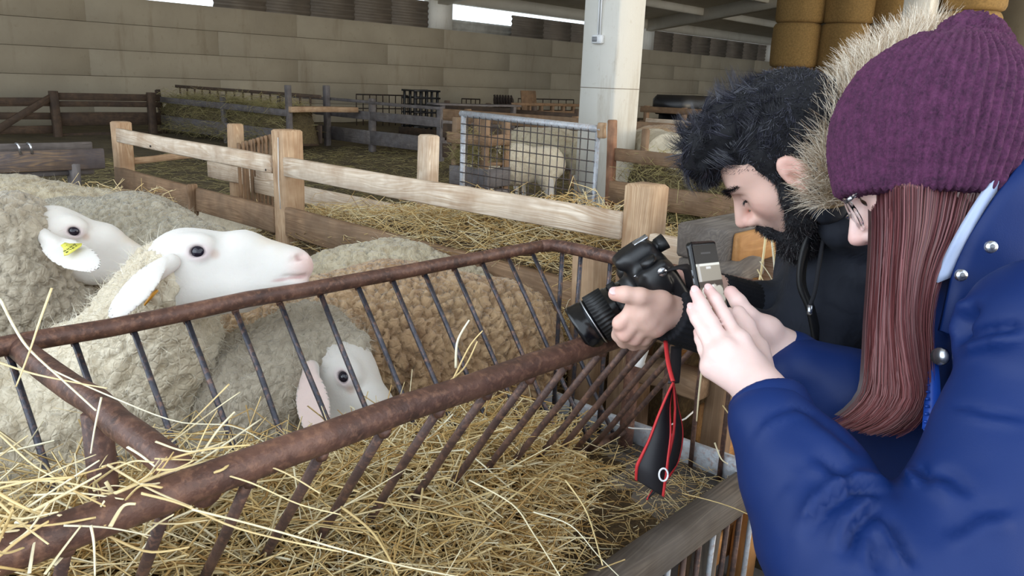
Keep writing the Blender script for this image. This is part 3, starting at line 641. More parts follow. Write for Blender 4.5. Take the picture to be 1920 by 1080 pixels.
# ------------------------------------------------------------------ implicit surfaces -> one continuous mesh
class SDF:
    def __init__(s, lo, hi, h):
        s.h = h; s.lo = np.asarray(lo, float)-3*h; n = np.ceil((np.asarray(hi, float)+3*h-s.lo)/h).astype(int)+1
        s.n = n; s.a = np.full(n, .5, np.float32); s.ax = [(s.lo[i]+np.arange(n[i])*h).astype(np.float32) for i in range(3)]
    def block(s, lo, hi):
        i0 = np.clip(np.floor((lo-s.lo)/s.h).astype(int), 0, s.n); i1 = np.clip(np.ceil((hi-s.lo)/s.h).astype(int)+1, 0, s.n)
        if np.any(i1 <= i0): return None, None
        sl = tuple(slice(a, b) for a, b in zip(i0, i1))
        return sl, (s.ax[0][sl[0]][:, None, None], s.ax[1][sl[1]][None, :, None], s.ax[2][sl[2]][None, None, :])
    def put(s, sl, d, k, op):
        a = s.a[sl]
        if op == 'sub':
            d = -d
            if k > 0: hh = np.maximum(k-np.abs(a-d), 0)/k; s.a[sl] = np.maximum(a, d)+hh*hh*k*.25
            else: s.a[sl] = np.maximum(a, d)
        else:
            if k > 0: hh = np.maximum(k-np.abs(a-d), 0)/k; s.a[sl] = np.minimum(a, d)-hh*hh*k*.25
            else: s.a[sl] = np.minimum(a, d)
    def cone(s, p0, r0, p1, r1, k=.02, op='add'):
        p0 = np.asarray(p0, float); p1 = np.asarray(p1, float); m_ = max(r0, r1)+k+3*s.h
        sl, g = s.block(np.minimum(p0, p1)-m_, np.maximum(p0, p1)+m_)
        if sl is None: return
        ba = p1-p0; L2 = max(ba@ba, 1e-12)
        dx, dy, dz = g[0]-p0[0], g[1]-p0[1], g[2]-p0[2]
        t = np.clip((dx*ba[0]+dy*ba[1]+dz*ba[2])/L2, 0, 1)
        d = np.sqrt((dx-t*ba[0])**2+(dy-t*ba[1])**2+(dz-t*ba[2])**2)-(r0+(r1-r0)*t)
        s.put(sl, d.astype(np.float32), k, op)
    def chain(s, pts, rs, k=.02, op='add'):
        for i in range(len(pts)-1): s.cone(pts[i], rs[i], pts[i+1], rs[i+1], k, op)
    def ell(s, c, r, R=None, k=.02, op='add'):
        c = np.asarray(c, float); r = np.asarray(r, float); R = np.eye(3) if R is None else np.asarray(R, float)  # columns of R = axes
        ext = np.sqrt(((R*r)**2).sum(1))+k+3*s.h
        sl, g = s.block(c-ext, c+ext)
        if sl is None: return
        d0, d1, d2 = g[0]-c[0], g[1]-c[1], g[2]-c[2]
        q = [d0*R[0, i]+d1*R[1, i]+d2*R[2, i] for i in range(3)]
        k0 = np.sqrt(sum((q[i]/r[i])**2 for i in range(3))); k1 = np.sqrt(sum((q[i]/r[i]**2)**2 for i in range(3)))+1e-9
        s.put(sl, (k0*(k0-1)/k1).astype(np.float32), k, op)
    def box(s, c, r, R=None, rd=.005, k=.005, op='add'):
        c = np.asarray(c, float); r = np.asarray(r, float); R = np.eye(3) if R is None else np.asarray(R, float)
        ext = np.sqrt(((R*r)**2).sum(1))+rd+k+3*s.h
        sl, g = s.block(c-ext, c+ext)
        if sl is None: return
        d0, d1, d2 = g[0]-c[0], g[1]-c[1], g[2]-c[2]
        q = [np.abs(d0*R[0, i]+d1*R[1, i]+d2*R[2, i])-(r[i]-rd) for i in range(3)]
        d = np.sqrt(sum(np.maximum(x, 0)**2 for x in q))+np.minimum(np.maximum(q[0], np.maximum(q[1], q[2])), 0)-rd
        s.put(sl, d.astype(np.float32), k, op)
    def mesh(s, smooth=1):
        a = s.a; ins = a < 0; nx, ny, nz = a.shape
        c = np.zeros((nx-1, ny-1, nz-1), np.int8); offs = [(i, j, k) for i in (0, 1) for j in (0, 1) for k in (0, 1)]
        for (i, j, k) in offs: c += ins[i:nx-1+i, j:ny-1+j, k:nz-1+k]
        act = (c > 0) & (c < 8); I = np.argwhere(act); vid = np.full(act.shape, -1, np.int32); vid[act] = np.arange(len(I))
        val = np.stack([a[I[:, 0]+i, I[:, 1]+j, I[:, 2]+k] for (i, j, k) in offs], 1)
        P = np.zeros((len(I), 3)); cnt = np.zeros(len(I)); O = np.array(offs, float)
        for u in range(8):
            for v in range(u+1, 8):
                if np.abs(O[u]-O[v]).sum() != 1: continue
                x = (val[:, u] < 0) != (val[:, v] < 0); den = val[:, u]-val[:, v]; t = np.where(x, val[:, u]/np.where(den == 0, 1, den), 0)
                P += np.where(x[:, None], O[u]+(O[v]-O[u])*t[:, None], 0); cnt += x
        V = s.lo+(I+P/np.maximum(cnt, 1)[:, None])*s.h
        Qs = []
        for ax in range(3):
            A = np.moveaxis(ins, ax, 0); W = np.moveaxis(vid, ax, 0)
            ed = A[:-1, 1:-1, 1:-1] != A[1:, 1:-1, 1:-1]; E = np.argwhere(ed)
            if not len(E): continue
            i, j, k = E[:, 0], E[:, 1]+1, E[:, 2]+1
            q = np.stack([W[i, j-1, k-1], W[i, j, k-1], W[i, j, k], W[i, j-1, k]], 1)
            fl = A[i, j, k]
            if ax == 1: fl = ~fl
            q[~fl] = q[~fl][:, ::-1]; Qs.append(q)
        Q = np.concatenate(Qs)
        for _ in range(smooth): V = laplace(V, Q, .5)
        return V, Q
def laplace(V, Q, f=.5):
    n = len(V); acc = np.zeros((n, 3)); w = np.zeros(n)
    for a, b in ((0, 1), (1, 2), (2, 3), (3, 0)):
        for u, v in ((a, b), (b, a)):
            for x in range(3): acc[:, x] += np.bincount(Q[:, u], V[Q[:, v], x], n)
            w += np.bincount(Q[:, u], minlength=n)
    return V+f*(acc/np.maximum(w, 1)[:, None]-V)
def normals(V, Q):
    N = np.zeros_like(V); f = np.cross(V[Q[:, 2]]-V[Q[:, 0]], V[Q[:, 3]]-V[Q[:, 1]])
    for c in range(4):
        for x in range(3): N[:, x] += np.bincount(Q[:, c], f[:, x], len(V))
    return N/np.maximum(np.linalg.norm(N, axis=1), 1e-12)[:, None]
def hash3(I, seed, k):
    x = (I[..., 0]*73856093) ^ (I[..., 1]*19349663) ^ (I[..., 2]*83492791) ^ (seed*2654435+k*97531)
    x = (x ^ (x >> 13)) & 0x7fffffff; x = (x*1274126177) & 0x7fffffff; x = x ^ (x >> 15)
    return (x & 0xffff)/65535.0
def vnoise(P, seed=0):
    I = np.floor(P).astype(np.int64); F = P-I; F = F*F*(3-2*F); r = 0
    for i in (0, 1):
        for j in (0, 1):
            for k in (0, 1):
                w_ = (F[:, 0] if i else 1-F[:, 0])*(F[:, 1] if j else 1-F[:, 1])*(F[:, 2] if k else 1-F[:, 2])
                r = r+w_*hash3(I+np.array([i, j, k]), seed, 0)
    return r*2-1
def fbm(P, seed=0, o=3): return sum(vnoise(P*2**i, seed+i)*.5**i for i in range(o))
def worley(P, seed=0):
    I = np.floor(P).astype(np.int64); f1 = np.full(len(P), 9.0); f2 = np.full(len(P), 9.0)
    for i in (-1, 0, 1):
        for j in (-1, 0, 1):
            for k in (-1, 0, 1):
                C = I+np.array([i, j, k]); q = C+np.stack([hash3(C, seed, 1), hash3(C, seed, 2), hash3(C, seed, 3)], 1)
                d = np.linalg.norm(q-P, axis=1); f2 = np.where(d < f1, f1, np.minimum(f2, d)); f1 = np.minimum(f1, d)
    return f1, f2
def unit(v): v = np.asarray(v, float); return v/np.linalg.norm(v)
def frame(f, up):
    """rotation with columns forward, left, up"""
    f = unit(f); l = unit(np.cross(up, f)); return np.stack([f, l, np.cross(f, l)], 1)
def pxl(r=0, u=0, d=0): return CR*r+CU*u+CF*d          # direction given as right / up / away in the photo
def tufts(V, Q, N, n, L, wd, col0, col1, seed, curl=.6, lean=(0, 0, -.3), seg=3, mask=None, jit=.5):
    """short curly strands standing on a surface, as flat strips"""
    r = np.random.default_rng(seed); idx = np.arange(len(V)) if mask is None else np.where(mask)[0]
    ii = r.choice(idx, n); P = V[ii]; D = N[ii]+np.asarray(lean)+r.normal(0, jit, (n, 3)); D /= np.linalg.norm(D, axis=1)[:, None]
    return strips(P-D*.003, D, r.uniform(L*.5, L*1.3, n), wd, r, curl, seg, col0, col1)
def strips(P, D, Ls, wd, r, curl, seg, col0, col1, bend=None, taper=True):
    n = len(P); S_ = np.cross(D, r.normal(0, 1, (n, 3))); S_ /= np.linalg.norm(S_, axis=1)[:, None]; K = r.normal(0, curl, (n, 3))
    Vs = []; p = P.copy(); d = D.copy()
    for i in range(seg+1):
        w_ = wd*(1-(.8*i/seg if taper else 0)); Vs.append(np.stack([p-S_*w_, p+S_*w_], 1))
        d = d+K/seg+(bend/seg if bend is not None else 0); d /= np.linalg.norm(d, axis=1)[:, None]; p = p+d*(Ls/seg)[:, None]
    V = np.stack(Vs, 1).reshape(n, -1, 3); m_ = 2*(seg+1)
    q = np.array([(2*i, 2*i+1, 2*i+3, 2*i+2) for i in range(seg)])
    Q = (q[None]+np.arange(n)[:, None, None]*m_).reshape(-1, 4)
    t = r.random(n)[:, None]; c = np.asarray(col0)*(1-t)+np.asarray(col1)*t
    return V.reshape(-1, 3), Q, np.repeat(c, m_, 0)
# ------------------------------------------------------------------ sheep
WH, PK, CRM = lin((216, 210, 202)), lin((226, 178, 168)), lin((214, 190, 158))
def head_local(h=.0036):
    s = SDF((-.11, -.12, -.14), (.32, .12, .12), h)
    s.ell((.052, 0, .003), (.085, .066, .068), k=.0)
    s.cone((.06, 0, .018), .052, (.17, 0, .014), .044, .03); s.cone((.17, 0, .014), .044, (.262, 0, -.012), .033, .02)
    s.cone((.08, 0, -.035), .05, (.25, 0, -.040), .031, .03); s.cone((.02, 0, -.06), .055, (.16, 0, -.066), .034, .03); s.cone((.16, 0, -.066), .034, (.262, 0, -.056), .022, .02)
    s.ell((.283, 0, -.022), (.022, .028, .024), k=.02); s.ell((.272, 0, -.062), (.022, .022, .014), k=.012)
    for e in (-1, 1):
        s.ell((.092, e*.053, .034), (.034, .018, .02), k=.02)                       # brow
        s.ell((.098, e*.056, .017), (.024, .014, .019), k=.012)                     # lids
        s.ell((.10, e*.074, .016), (.0155, .016, .0115), k=.005, op='sub')          # socket
        s.cone((.272, e*.036, -.014), .0045, (.294, e*.020, -.004), .007, .006, 'sub') # nostril
        s.cone((.292, e*.016, -.046), .0035, (.255, e*.034, -.046), .0035, .005, 'sub'); s.cone((.255, e*.034, -.046), .0035, (.215, e*.043, -.054), .002, .005, 'sub')
    return s
def add_ear(s, base, tip, wn, wid=.034, th=.0055, droop=(0, 0, 0), k=.012):
    base = np.asarray(base, float); tip = np.asarray(tip, float); wn = unit(wn); ax = unit(tip-base); L = np.linalg.norm(tip-base); wn = unit(wn-ax*(wn@ax)); lat = np.cross(wn, ax)
    mid = base+ax*L*.55+np.asarray(droop); R = np.stack([ax, lat, wn], 1)
    s.cone(base, .017, base+ax*L*.25+np.asarray(droop)*.5, .015, k)
    s.ell(mid, (L*.50, wid, th), R, k)
    s.ell(mid+wn*th*1.3+ax*L*.02, (L*.40, wid*.72, th*.8), R, .004, 'sub')
_hc = {}
def sheep_head_mesh(ears, h=.0036, seed=1, neck=None):
    if h in _hc: return _hc[h]
    s = head_local(h)
    V, Q = s.mesh(2)
    C = np.tile(np.array(WH), (len(V), 1))
    def blend(c, w_): C[:] = C*(1-w_[:, None])+np.array(c)*w_[:, None]
    sm = lambda x: np.clip(x, 0, 1)**2*(3-2*np.clip(x, 0, 1))
    d = np.linalg.norm((V-np.array([.292, 0, -.025]))*np.array([1, .8, 1]), axis=1); blend(PK, .75*sm((.055-d)/.05))
    for e in (-1, 1):
        d = np.linalg.norm((V-np.array([.098, e*.056, .016]))*np.array([.8, 1, 1.1]), axis=1); blend(lin((206, 180, 182)), .6*sm((.027-d)/.012)); blend(lin((70, 54, 56)), .8*sm((.0185-d)/.004))
        d = np.linalg.norm(V-np.array([.128, e*.052, .010]), axis=1); blend(lin((196, 160, 140)), .5*sm((.014-d)/.01))
        a, b = np.array([.292, e*.016, -.046]), np.array([.215, e*.043, -.054]); t = np.clip(((V-a)@(b-a))/((b-a)@(b-a)), 0, 1); d = np.linalg.norm(V-(a+t[:, None]*(b-a)), axis=1); blend(lin((170, 120, 116)), .65*sm((.006-d)/.005))
        d = np.linalg.norm(V-np.array([.284, e*.028, -.009]), axis=1); blend(lin((150, 96, 92)), .7*sm((.011-d)/.008))
    n_ = fbm(V*14, seed); d = np.linalg.norm(V-np.array([.235, 0, .02]), axis=1); blend(CRM, .55*sm((.06-d)/.05)*sm(n_+.6))
    _hc[h] = (V, Q, C); return V, Q, C
_HV = {}
def eyeball(name, c, r, look, par, col_iris=lin((26, 22, 34))):
    n = 20; b = MB(); L_, S2, U2 = basis(look); V = []; C = []
    for i in range(n+1):
        th = math.pi*i/n
        for j in range(n):
            a = 2*math.pi*j/n; V.append(c+r*(math.cos(th)*L_+math.sin(th)*(math.cos(a)*S2+math.sin(a)*U2)))
            C.append(col_iris if th < 1.15 else lin((196, 176, 170)))
    Q = [(i*n+j, i*n+(j+1) % n, (i+1)*n+(j+1) % n, (i+1)*n+j) for i in range(n) for j in range(n)]
    b.add(V, Q, None, np.array(C)); return b.build(name, MT['eye'], par, True, True)
def make_sheep(label, trunk, trunk_r, neckpts, neck_r, hframe, horigin, ears, legs, fmat, fcol, floor=.24, wool=.022, fh=.0075, crack=(.026, .007), stretch=(1, 1, .6), fuzz=0, head=True, seed=1, group=None, rough=0.0, hscale=1.0, bodyh=.014, hh=.0036, cap=None):
    """trunk / neck: centre lines in metres; the fleece is grown over them, the short-haired body and head lie under it"""
    trunk = [np.asarray(p, float) for p in trunk]; neckpts = [np.asarray(p, float) for p in neckpts]
    allp = np.array(trunk+neckpts); lo = allp.min(0)-.42; hi = allp.max(0)+.42
    # body
    lo_b = lo.copy(); lo_b[2] = floor-.01
    s = SDF(lo_b, hi, bodyh); s.chain(trunk, [r*.9 for r in trunk_r], .06)
    if neckpts: s.chain([trunk[-1]]+neckpts, [trunk_r[-1]*.6]+[r*.92 for r in neck_r], .05)
    for (top, knee, foot) in legs:
        s.chain([top, knee, foot], [.075, .034, .024], .03); s.cone(np.asarray(foot), .024, np.asarray(foot)+np.array([0.015, 0, -.012]), .028, .01)
    V, Q = s.mesh(1); C = np.tile(np.array(WH)*.9, (len(V), 1)); parts = [(V, Q, C)]
    if head:
        HV, HQ, HC = sheep_head_mesh(None, hh, seed=seed); W_ = (HV*hscale)@hframe.T+horigin; parts.append((W_, HQ, HC))
        lo2 = horigin-.32; hi2 = horigin+.32; se = SDF(lo2, hi2, hh*1.05)
        for (bs, tp, wn, wid, dr) in ears: add_ear(se, bs, tp, wn, wid, .0055, dr)
        if neckpts: se.cone(horigin+hframe@np.array([.0, 0, -.02])*hscale, .05*hscale, neckpts[-1], neck_r[-1]*.72, .02)
        EV, EQ = se.mesh(3); EC = np.tile(np.array(WH), (len(EV), 1)); nn = normals(EV, EQ)
        for (bs, tp, wn, wid, dr) in ears:
            m2 = np.linalg.norm(EV-(np.asarray(bs)+np.asarray(tp))/2, axis=1) < np.linalg.norm(np.asarray(tp)-np.asarray(bs))*.6; f_ = np.clip(nn@unit(wn), 0, 1)*m2
            EC = EC*(1-.45*f_[:, None])+np.array(PK)*.45*f_[:, None]
        parts.append((EV, EQ, EC))
    b = MB()
    for (v, q, c) in parts: b.add(v, q, None, c)
    o = b.build('sheep', MT['sheep_face'], None, True, True); tag(o, label, 'sheep', group)
    # fleece
    s = SDF(lo, hi, fh); s.chain(trunk, [r+wool for r in trunk_r], .09)
    if neckpts: s.chain([trunk[-1]]+neckpts, [trunk_r[-1]*.8]+[r+wool*.7 for r in neck_r], .08)
    for (top, knee, foot) in legs: s.cone(top, .09, np.asarray(top)*.6+np.asarray(knee)*.4, .065, .05)
    if cap: 
        for (c_, r_) in cap: s.ell(c_, (r_,)*3, None, .03)
    V, Q = s.mesh(1); N = normals(V, Q)
    cell, dep = crack; Wp = V+0.010*np.stack([fbm(V*28, seed+5), fbm(V*28, seed+9), fbm(V*28, seed+13)], 1)
    f1, f2 = worley(Wp*np.array(stretch)/cell, seed); g_ = np.clip((f2-f1)/.2, 0, 1); g_ = g_*g_*(3-2*g_)
    big = fbm(V*7, seed+20)*.012; fine = fbm(V*60, seed+31, 2)*(.0025+rough)
    V = V+N*((g_-1)*dep+big+fine)[:, None]
    fl = link('fleece', mesh_np('fleece', V, Q), MT[fmat], o)
    if fuzz:
        N = normals(V, Q); view = unit(CPOS-V.mean(0)); msk = (N@view) > -.25
        sv, sq, sc = tufts(V, Q, N, fuzz, .032, .0005, fcol[0], fcol[1], seed, 1.6, (0, 0, -.35), 5, msk, .55)
        b = MB(); b.add(sv, sq, None, sc); w2 = b.build('wool_locks', MT['fur_strand'], o, True, True); w2['kind'] = 'stuff'
    if head:
        for e in (-1, 1):
            eyeball('eye', (np.array([.0985, e*.0545, .0165])*hscale)@hframe.T+horigin, .0158*hscale, hframe@np.array([.25, e*1.0, .08]), o)
    return o
def legs4(front, rear, wdir, floor, sp=.1, kn=.03):
    out = []; wdir = np.asarray(wdir); fwd = unit(np.asarray(front)-np.asarray(rear)); fwd[2] = 0
    for c, k_ in ((front, -kn), (rear, kn*1.6)):
        for e in (-1, 1):
            t = np.asarray(c)+wdir*sp*e; out.append((t, np.array([t[0], t[1], floor+.30])-fwd*k_, np.array([t[0], t[1], floor+.03])))
    return out
F0 = .24
def place_head(px, py, d, fw, up, e, sc=1.0):
    """head frame from the photo position of the visible eye (e = -1 right eye, +1 left eye)"""
    Rf = frame(fw, up); return Rf, pd(px, py, d)-(np.array([.0985, e*.066, .0165])*sc)@Rf.T
FCR, FGR, FOL, FBR = (lin((214, 204, 182)), lin((240, 234, 218))), (lin((168, 158, 138)), lin((206, 198, 182))), (lin((148, 138, 116)), lin((190, 180, 160))), (lin((150, 116, 78)), lin((200, 172, 132)))
X_, Y_ = np.array([1., 0, 0]), np.array([0, 1., 0])
# 1: white sheep resting its chin on the rail
Rf, Ho = place_head(369, 471, 1.545, pxl(1, .10, .06), pxl(-.08, 1, .10), -1, 1.0)
n0 = pd(215, 760, 1.74); n1 = pd(285, 640, 1.70); n2 = Ho+Rf@np.array([.005, 0, -.035])
tk = [np.array([-.45, 1.86, .70]), np.array([-.2, 1.84, .72]), pd(150, 830, 1.80)]
eb = pd(322, 492, 1.535); et = pd(228, 606, 1.455)
make_sheep('white sheep resting its chin on the rusty back rail with drooping ear', tk, [.2, .22, .21], [n0, n1, n2], [.16, .112, .070], Rf, Ho,
    [(eb, et, pxl(.25, -.35, .9), .036, pxl(-.008, .010, -.014)), (Ho+Rf@np.array([.01, .06, .02]), Ho+Rf@np.array([-.05, .14, -.05]), Rf@np.array([.6, .4, -.2]), .03, (0, 0, 0))],
    legs4(tk[2]+np.array([0, 0, -.1]), tk[0]+np.array([0, 0, -.1]), Y_, F0), 'fleece_cream', FCR, hscale=1.0, fuzz=20000, fh=.0066, crack=(.034, .007), stretch=(1, 1, .5), seed=3, rough=.003)
c_ = pd(283, 556, 1.515); tube('ear_tag', [c_+pxl(-.012, -.016, 0), c_+pxl(.004, .004, 0), c_+pxl(.012, .012, .002)], [.005, .008, .006], MT['tag_orange'], bpy.data.objects['sheep'], 8, .4)['label'] = 'small orange ear tag'
# 2: tagged sheep on the left
Rf2, Ho2 = place_head(138, 433, 2.0, pxl(.86, -.22, .45), pxl(.12, 1, .12), -1, 1.0)
n1 = Ho2+Rf2@np.array([-.035, 0, -.012]); n0 = pd(20, 530, 2.06)
tk = [pd(-420, 640, 1.95), pd(-190, 620, 2.0), pd(-30, 600, 2.06)]
eb = pd(80, 440, 1.96); et = pd(184, 494, 1.84)
tagged = make_sheep('grey sheep at the left edge with a yellow tag in its ear', tk, [.21, .23, .21], [n0, n1], [.175, .088], Rf2, Ho2,
    [(eb, et, pxl(-.2, -.45, .8), .040, pxl(-.004, -.010, -.0)), (Ho2+Rf2@np.array([.01, .055, .02]), Ho2+Rf2@np.array([.0, .15, -.05]), Rf2@np.array([.5, .4, .4]), .03, (0, 0, 0))],
    legs4(tk[2]+np.array([0, 0, -.1]), tk[0]+np.array([0, 0, -.1]), Y_, F0), 'fleece_grey', FGR, fuzz=2500, fh=.0066, crack=(.030, .012), stretch=(1, 1, .7), seed=8)
# the ear tag
te = (eb+et)/2*.92+(et*.08)+pxl(.004, 0, -.012); ed = unit(et-eb); tw = unit(np.cross(pxl(.2, .55, -.8), ed)); nrm = unit(np.cross(ed, tw)); nrm = nrm if nrm@pxl(0, 0, -1) > 0 else -nrm
te = te+nrm*.006
b = MB(); th = .0015
pts = [(-.028, -.006), (-.028, .006), (-.012, .009), (.016, .024), (.022, .018), (.022, -.018), (.016, -.024), (-.012, -.009)]
V = [te+ed*x+tw*y+nrm*z for z in (-th, th) for x, y in pts]; k8 = len(pts)
b.add(V, [(i, (i+1) % k8, k8+(i+1) % k8, k8+i) for i in range(k8)]+[(8, 9, 10, 15), (10, 11, 14, 15), (11, 12, 13, 14), (0, 7, 2, 1), (2, 7, 6, 3), (3, 6, 5, 4)]); tg = b.build('ear_tag', MT['tag_yellow'], tagged, False); tg['label'] = 'yellow plastic ear tag'
def glyph_rows(rows, org, ex, ey, sz, nrm_, mat, par, name):
    """tiny bitmap figures, one flat mesh"""
    FONT = {'0': '757', '1': '262', '2': '726', '3': '767', '4': '571', '6': '477', '7': '711', '8': '777', 'I': '222', 'T': '722', 'O': '757', 'E': '747', 'S': '726'}
    b = MB(); n = 0
    for r_, row in enumerate(rows):
        for i, ch in enumerate(row):
            for yy, bits in enumerate(FONT.get(ch, '777')):
                for xx in range(3):
                    if int(bits) >> (2-xx) & 1:
                        c = org+ex*(i*4+xx)*sz-ey*(r_*4.6+yy)*sz+nrm_; h_ = sz*.45
                        b.add([c-ex*h_-ey*h_, c+ex*h_-ey*h_, c+ex*h_+ey*h_, c-ex*h_+ey*h_], [(0, 1, 2, 3)]); n += 1
    return b.build(name, mat, par, False)
exd = tw if tw@CR > 0 else -tw; eyd = -ed if (-ed)@CU > 0 else ed
glyph_rows(['0600', '8731'], te+ed*.006-exd*.016+eyd*.004, exd, eyd, .0021, nrm*(th+.0004), MT['print_dark'], tg, 'tag_number'); glyph_rows(['IT'], te-ed*.013-exd*.004, exd, eyd, .0011, nrm*(th+.0004), MT['print_dark'], tg, 'tag_number')
# 3: grey back behind the tagged sheep's nose
tk = [pd(140, 490, 2.85), pd(250, 505, 2.72), pd(345, 540, 2.6)]
make_sheep('grey woolly sheep standing behind the noses of the two white-faced sheep', tk, [.21, .22, .20], [pd(420, 560, 2.6), pd(450, 640, 2.5)], [.13, .09], frame(pxl(.4, -1, -.1), pxl(1, .3, 0)), pd(455, 690, 2.48),
    [(pd(440, 640, 2.42), pd(425, 720, 2.4), pxl(0, .2, -1), .032, (0, 0, 0)), (pd(480, 640, 2.52), pd(500, 700, 2.55), pxl(1, .2, -.3), .032, (0, 0, 0))], legs4(tk[2]+np.array([0, 0, -.1]), tk[0]+np.array([0, 0, -.1]), unit(np.cross(tk[2]-tk[0], (0, 0, 1))), F0), 'fleece_olive', FOL, fuzz=3500, crack=(.027, .011), seed=12, fh=.008)
# 4: back-most sheep with straw on its back
tk = [pd(-180, 445, 3.2), pd(30, 448, 3.3), pd(190, 450, 3.45)]
make_sheep('pale dirty sheep farthest at the left with straw on its back', tk, [.21, .22, .2], [pd(290, 450, 3.55), pd(330, 500, 3.5)], [.13, .09], frame(pxl(.5, -1, .3), pxl(1, .3, 0)), pd(345, 545, 3.5),
    [(pd(335, 520, 3.45), pd(320, 570, 3.42), pxl(0, .2, -1), .03, (0, 0, 0)), (pd(360, 520, 3.55), pd(375, 570, 3.6), pxl(1, .2, -.3), .03, (0, 0, 0))], legs4(tk[2]+np.array([0, 0, -.1]), tk[0]+np.array([0, 0, -.1]), unit(np.cross(tk[2]-tk[0], (0, 0, 1))), F0), 'fleece_dirty', FOL, fuzz=2500, crack=(.03, .010), seed=17, fh=.011)
# 5: brown stained sheep behind the rods
tk = [pd(925, 650, 2.36), pd(740, 660, 2.24), pd(545, 690, 2.08)]
make_sheep('brown stained sheep with cracked fleece standing sideways behind the rack rods', tk, [.19, .215, .20], [pd(440, 720, 1.98), pd(400, 800, 1.93)], [.14, .10], frame(pxl(-.3, -1, -.1), pxl(-1, .3, 0)), pd(385, 850, 1.92),
    [(pd(370, 830, 1.86), pd(350, 910, 1.86), pxl(0, .2, -1), .032, (0, 0, 0)), (pd(410, 830, 2.0), pd(420, 900, 2.02), pxl(1, .2, -.3), .032, (0, 0, 0))], legs4(tk[2]+np.array([0, 0, -.12]), tk[0]+np.array([0, 0, -.12]), Y_, F0), 'fleece_brown', FBR, fuzz=1500, fh=.0066, crack=(.036, .017), stretch=(1.25, 1.25, .62), seed=23, cap=[(pd(985, 600, 2.42), .05), (pd(1000, 650, 2.44), .035), (pd(1003, 700, 2.45), .03)])
# 6: small woolly sheep eating, head low behind the front rail
Rf6, Ho6 = place_head(642, 703, 1.70, pxl(.58, -.72, -.38), pxl(.72, .66, .0), -1, .95)
n1 = Ho6+Rf6@np.array([-.045, 0, -.02]); n0 = pd(500, 745, 1.80); tk = [pd(150, 930, 2.0), pd(330, 900, 1.92), pd(450, 830, 1.86)]
eb = pd(584, 690, 1.70); et = pd(612, 815, 1.60)
make_sheep('small woolly white-faced sheep eating with lowered head behind the front rail', tk, [.17, .18, .16], [n0, n1], [.135, .085], Rf6, Ho6,
    [(eb, et, pxl(-.15, .25, -1), .038, pxl(-.012, .0, -.006)), (Ho6+Rf6@np.array([.0, .06, .0]), Ho6+Rf6@np.array([.05, .14, -.04]), Rf6@np.array([.5, .4, .2]), .03, (0, 0, 0))],
    legs4(tk[2]+np.array([0, 0, -.1]), tk[0]+np.array([0, 0, -.1]), unit(np.cross(tk[2]-tk[0], (0, 0, 1))), F0), 'fleece_grey', FGR, fuzz=14000, fh=.0066, crack=(.024, .006), seed=29, rough=.003, cap=[(Ho6+Rf6@np.array([.02, 0, .05]), .045)])
# 7: pale cracked back behind the brown sheep
tk = [pd(870, 590, 2.95), pd(740, 570, 2.85), pd(640, 570, 2.75)]
make_sheep('pale sheep with cracked fleece lying against the plank fence behind the brown one', tk, [.16, .19, .17], [pd(560, 590, 2.7), pd(530, 640, 2.66)], [.12, .09], frame(pxl(-.3, -1, -.1), pxl(-1, .3, 0)), pd(520, 690, 2.64),
    [(pd(515, 680, 2.6), pd(500, 740, 2.58), pxl(0, .2, -1), .03, (0, 0, 0)), (pd(535, 680, 2.7), pd(545, 730, 2.7), pxl(1, .2, -.3), .03, (0, 0, 0))], legs4(tk[2]+np.array([0, 0, -.1]), tk[0]+np.array([0, 0, -.1]), unit(np.cross(tk[2]-tk[0], (0, 0, 1))), F0), 'fleece_dirty', FGR, fuzz=800, crack=(.042, .012), stretch=(1, 1, .8), seed=31, fh=.009)
# ------------------------------------------------------------------ sheep in the other pens
def far_sheep(label, pos, yaw, fmat, head_down=True, lying=False, sc=1.0, head=True):
    c, s_ = math.cos(yaw), math.sin(yaw); F = np.array([c, s_, 0]); Lf = np.array([-s_, c, 0]); z0 = pos[2]; zb = z0+(.30 if lying else .62)*sc; O = np.array([pos[0], pos[1], 0])
    P = lambda f, l, z: O+F*f*sc+Lf*l*sc+np.array([0, 0, z])
    tk = [P(-.36, 0, zb+.02), P(0, 0, zb), P(.30, 0, zb+.01)]
    if head_down: nk = [P(.46, 0, zb-.06*sc), P(.58, 0, zb-.20*sc)]; fw = F*.45-np.array([0, 0, .9]); up = F*.9+np.array([0, 0, .45])
    else: nk = [P(.45, 0, zb+.14*sc), P(.52, 0, zb+.26*sc)]; fw = F*.9-np.array([0, 0, .35]); up = F*.35+np.array([0, 0, .9])
    Rf = frame(fw, up); Ho = nk[-1]+unit(fw)*.05*sc
    lg = [] if lying else [(P(f, e*.11, zb-.12*sc), P(f-.02*g_, e*.11, z0+.30*sc), P(f, e*.11, z0+.03)) for f, g_ in ((.28, -1), (-.36, 2)) for e in (-1, 1)]
    er = [(Ho+Rf@np.array([.01, e*.06, .02])*sc, Ho+Rf@np.array([-.02, e*.17, -.03])*sc, Rf@np.array([.8, 0, -.4]), .032*sc, (0, 0, 0)) for e in (-1, 1)]
    return make_sheep(label, tk, [.175*sc, .185*sc, .17*sc], nk, [.12*sc, .08*sc], Rf, Ho, er, lg, fmat, FCR, z0, .02, .016, (.04, .004), (1, 1, .7), 0, head, 40, 'sheep in the far pens', 0, sc, .018, hh=.0075)
def on_floor(x, y, d): q = pd(x, y, d); return (q[0], q[1], .22)
p = pd(968, 290, 7.5); far_sheep('cream sheep with lowered head seen through the left of the mesh gate', (p[0], p[1], .22), math.radians(128), 'fleece_cream', True, False, .84)
p = pd(1040, 300, 8.5); far_sheep('larger cream sheep grazing behind the mesh gate against the pillar', (p[0], p[1], .2), math.radians(292), 'fleece_dirty', True, False, 1.0)
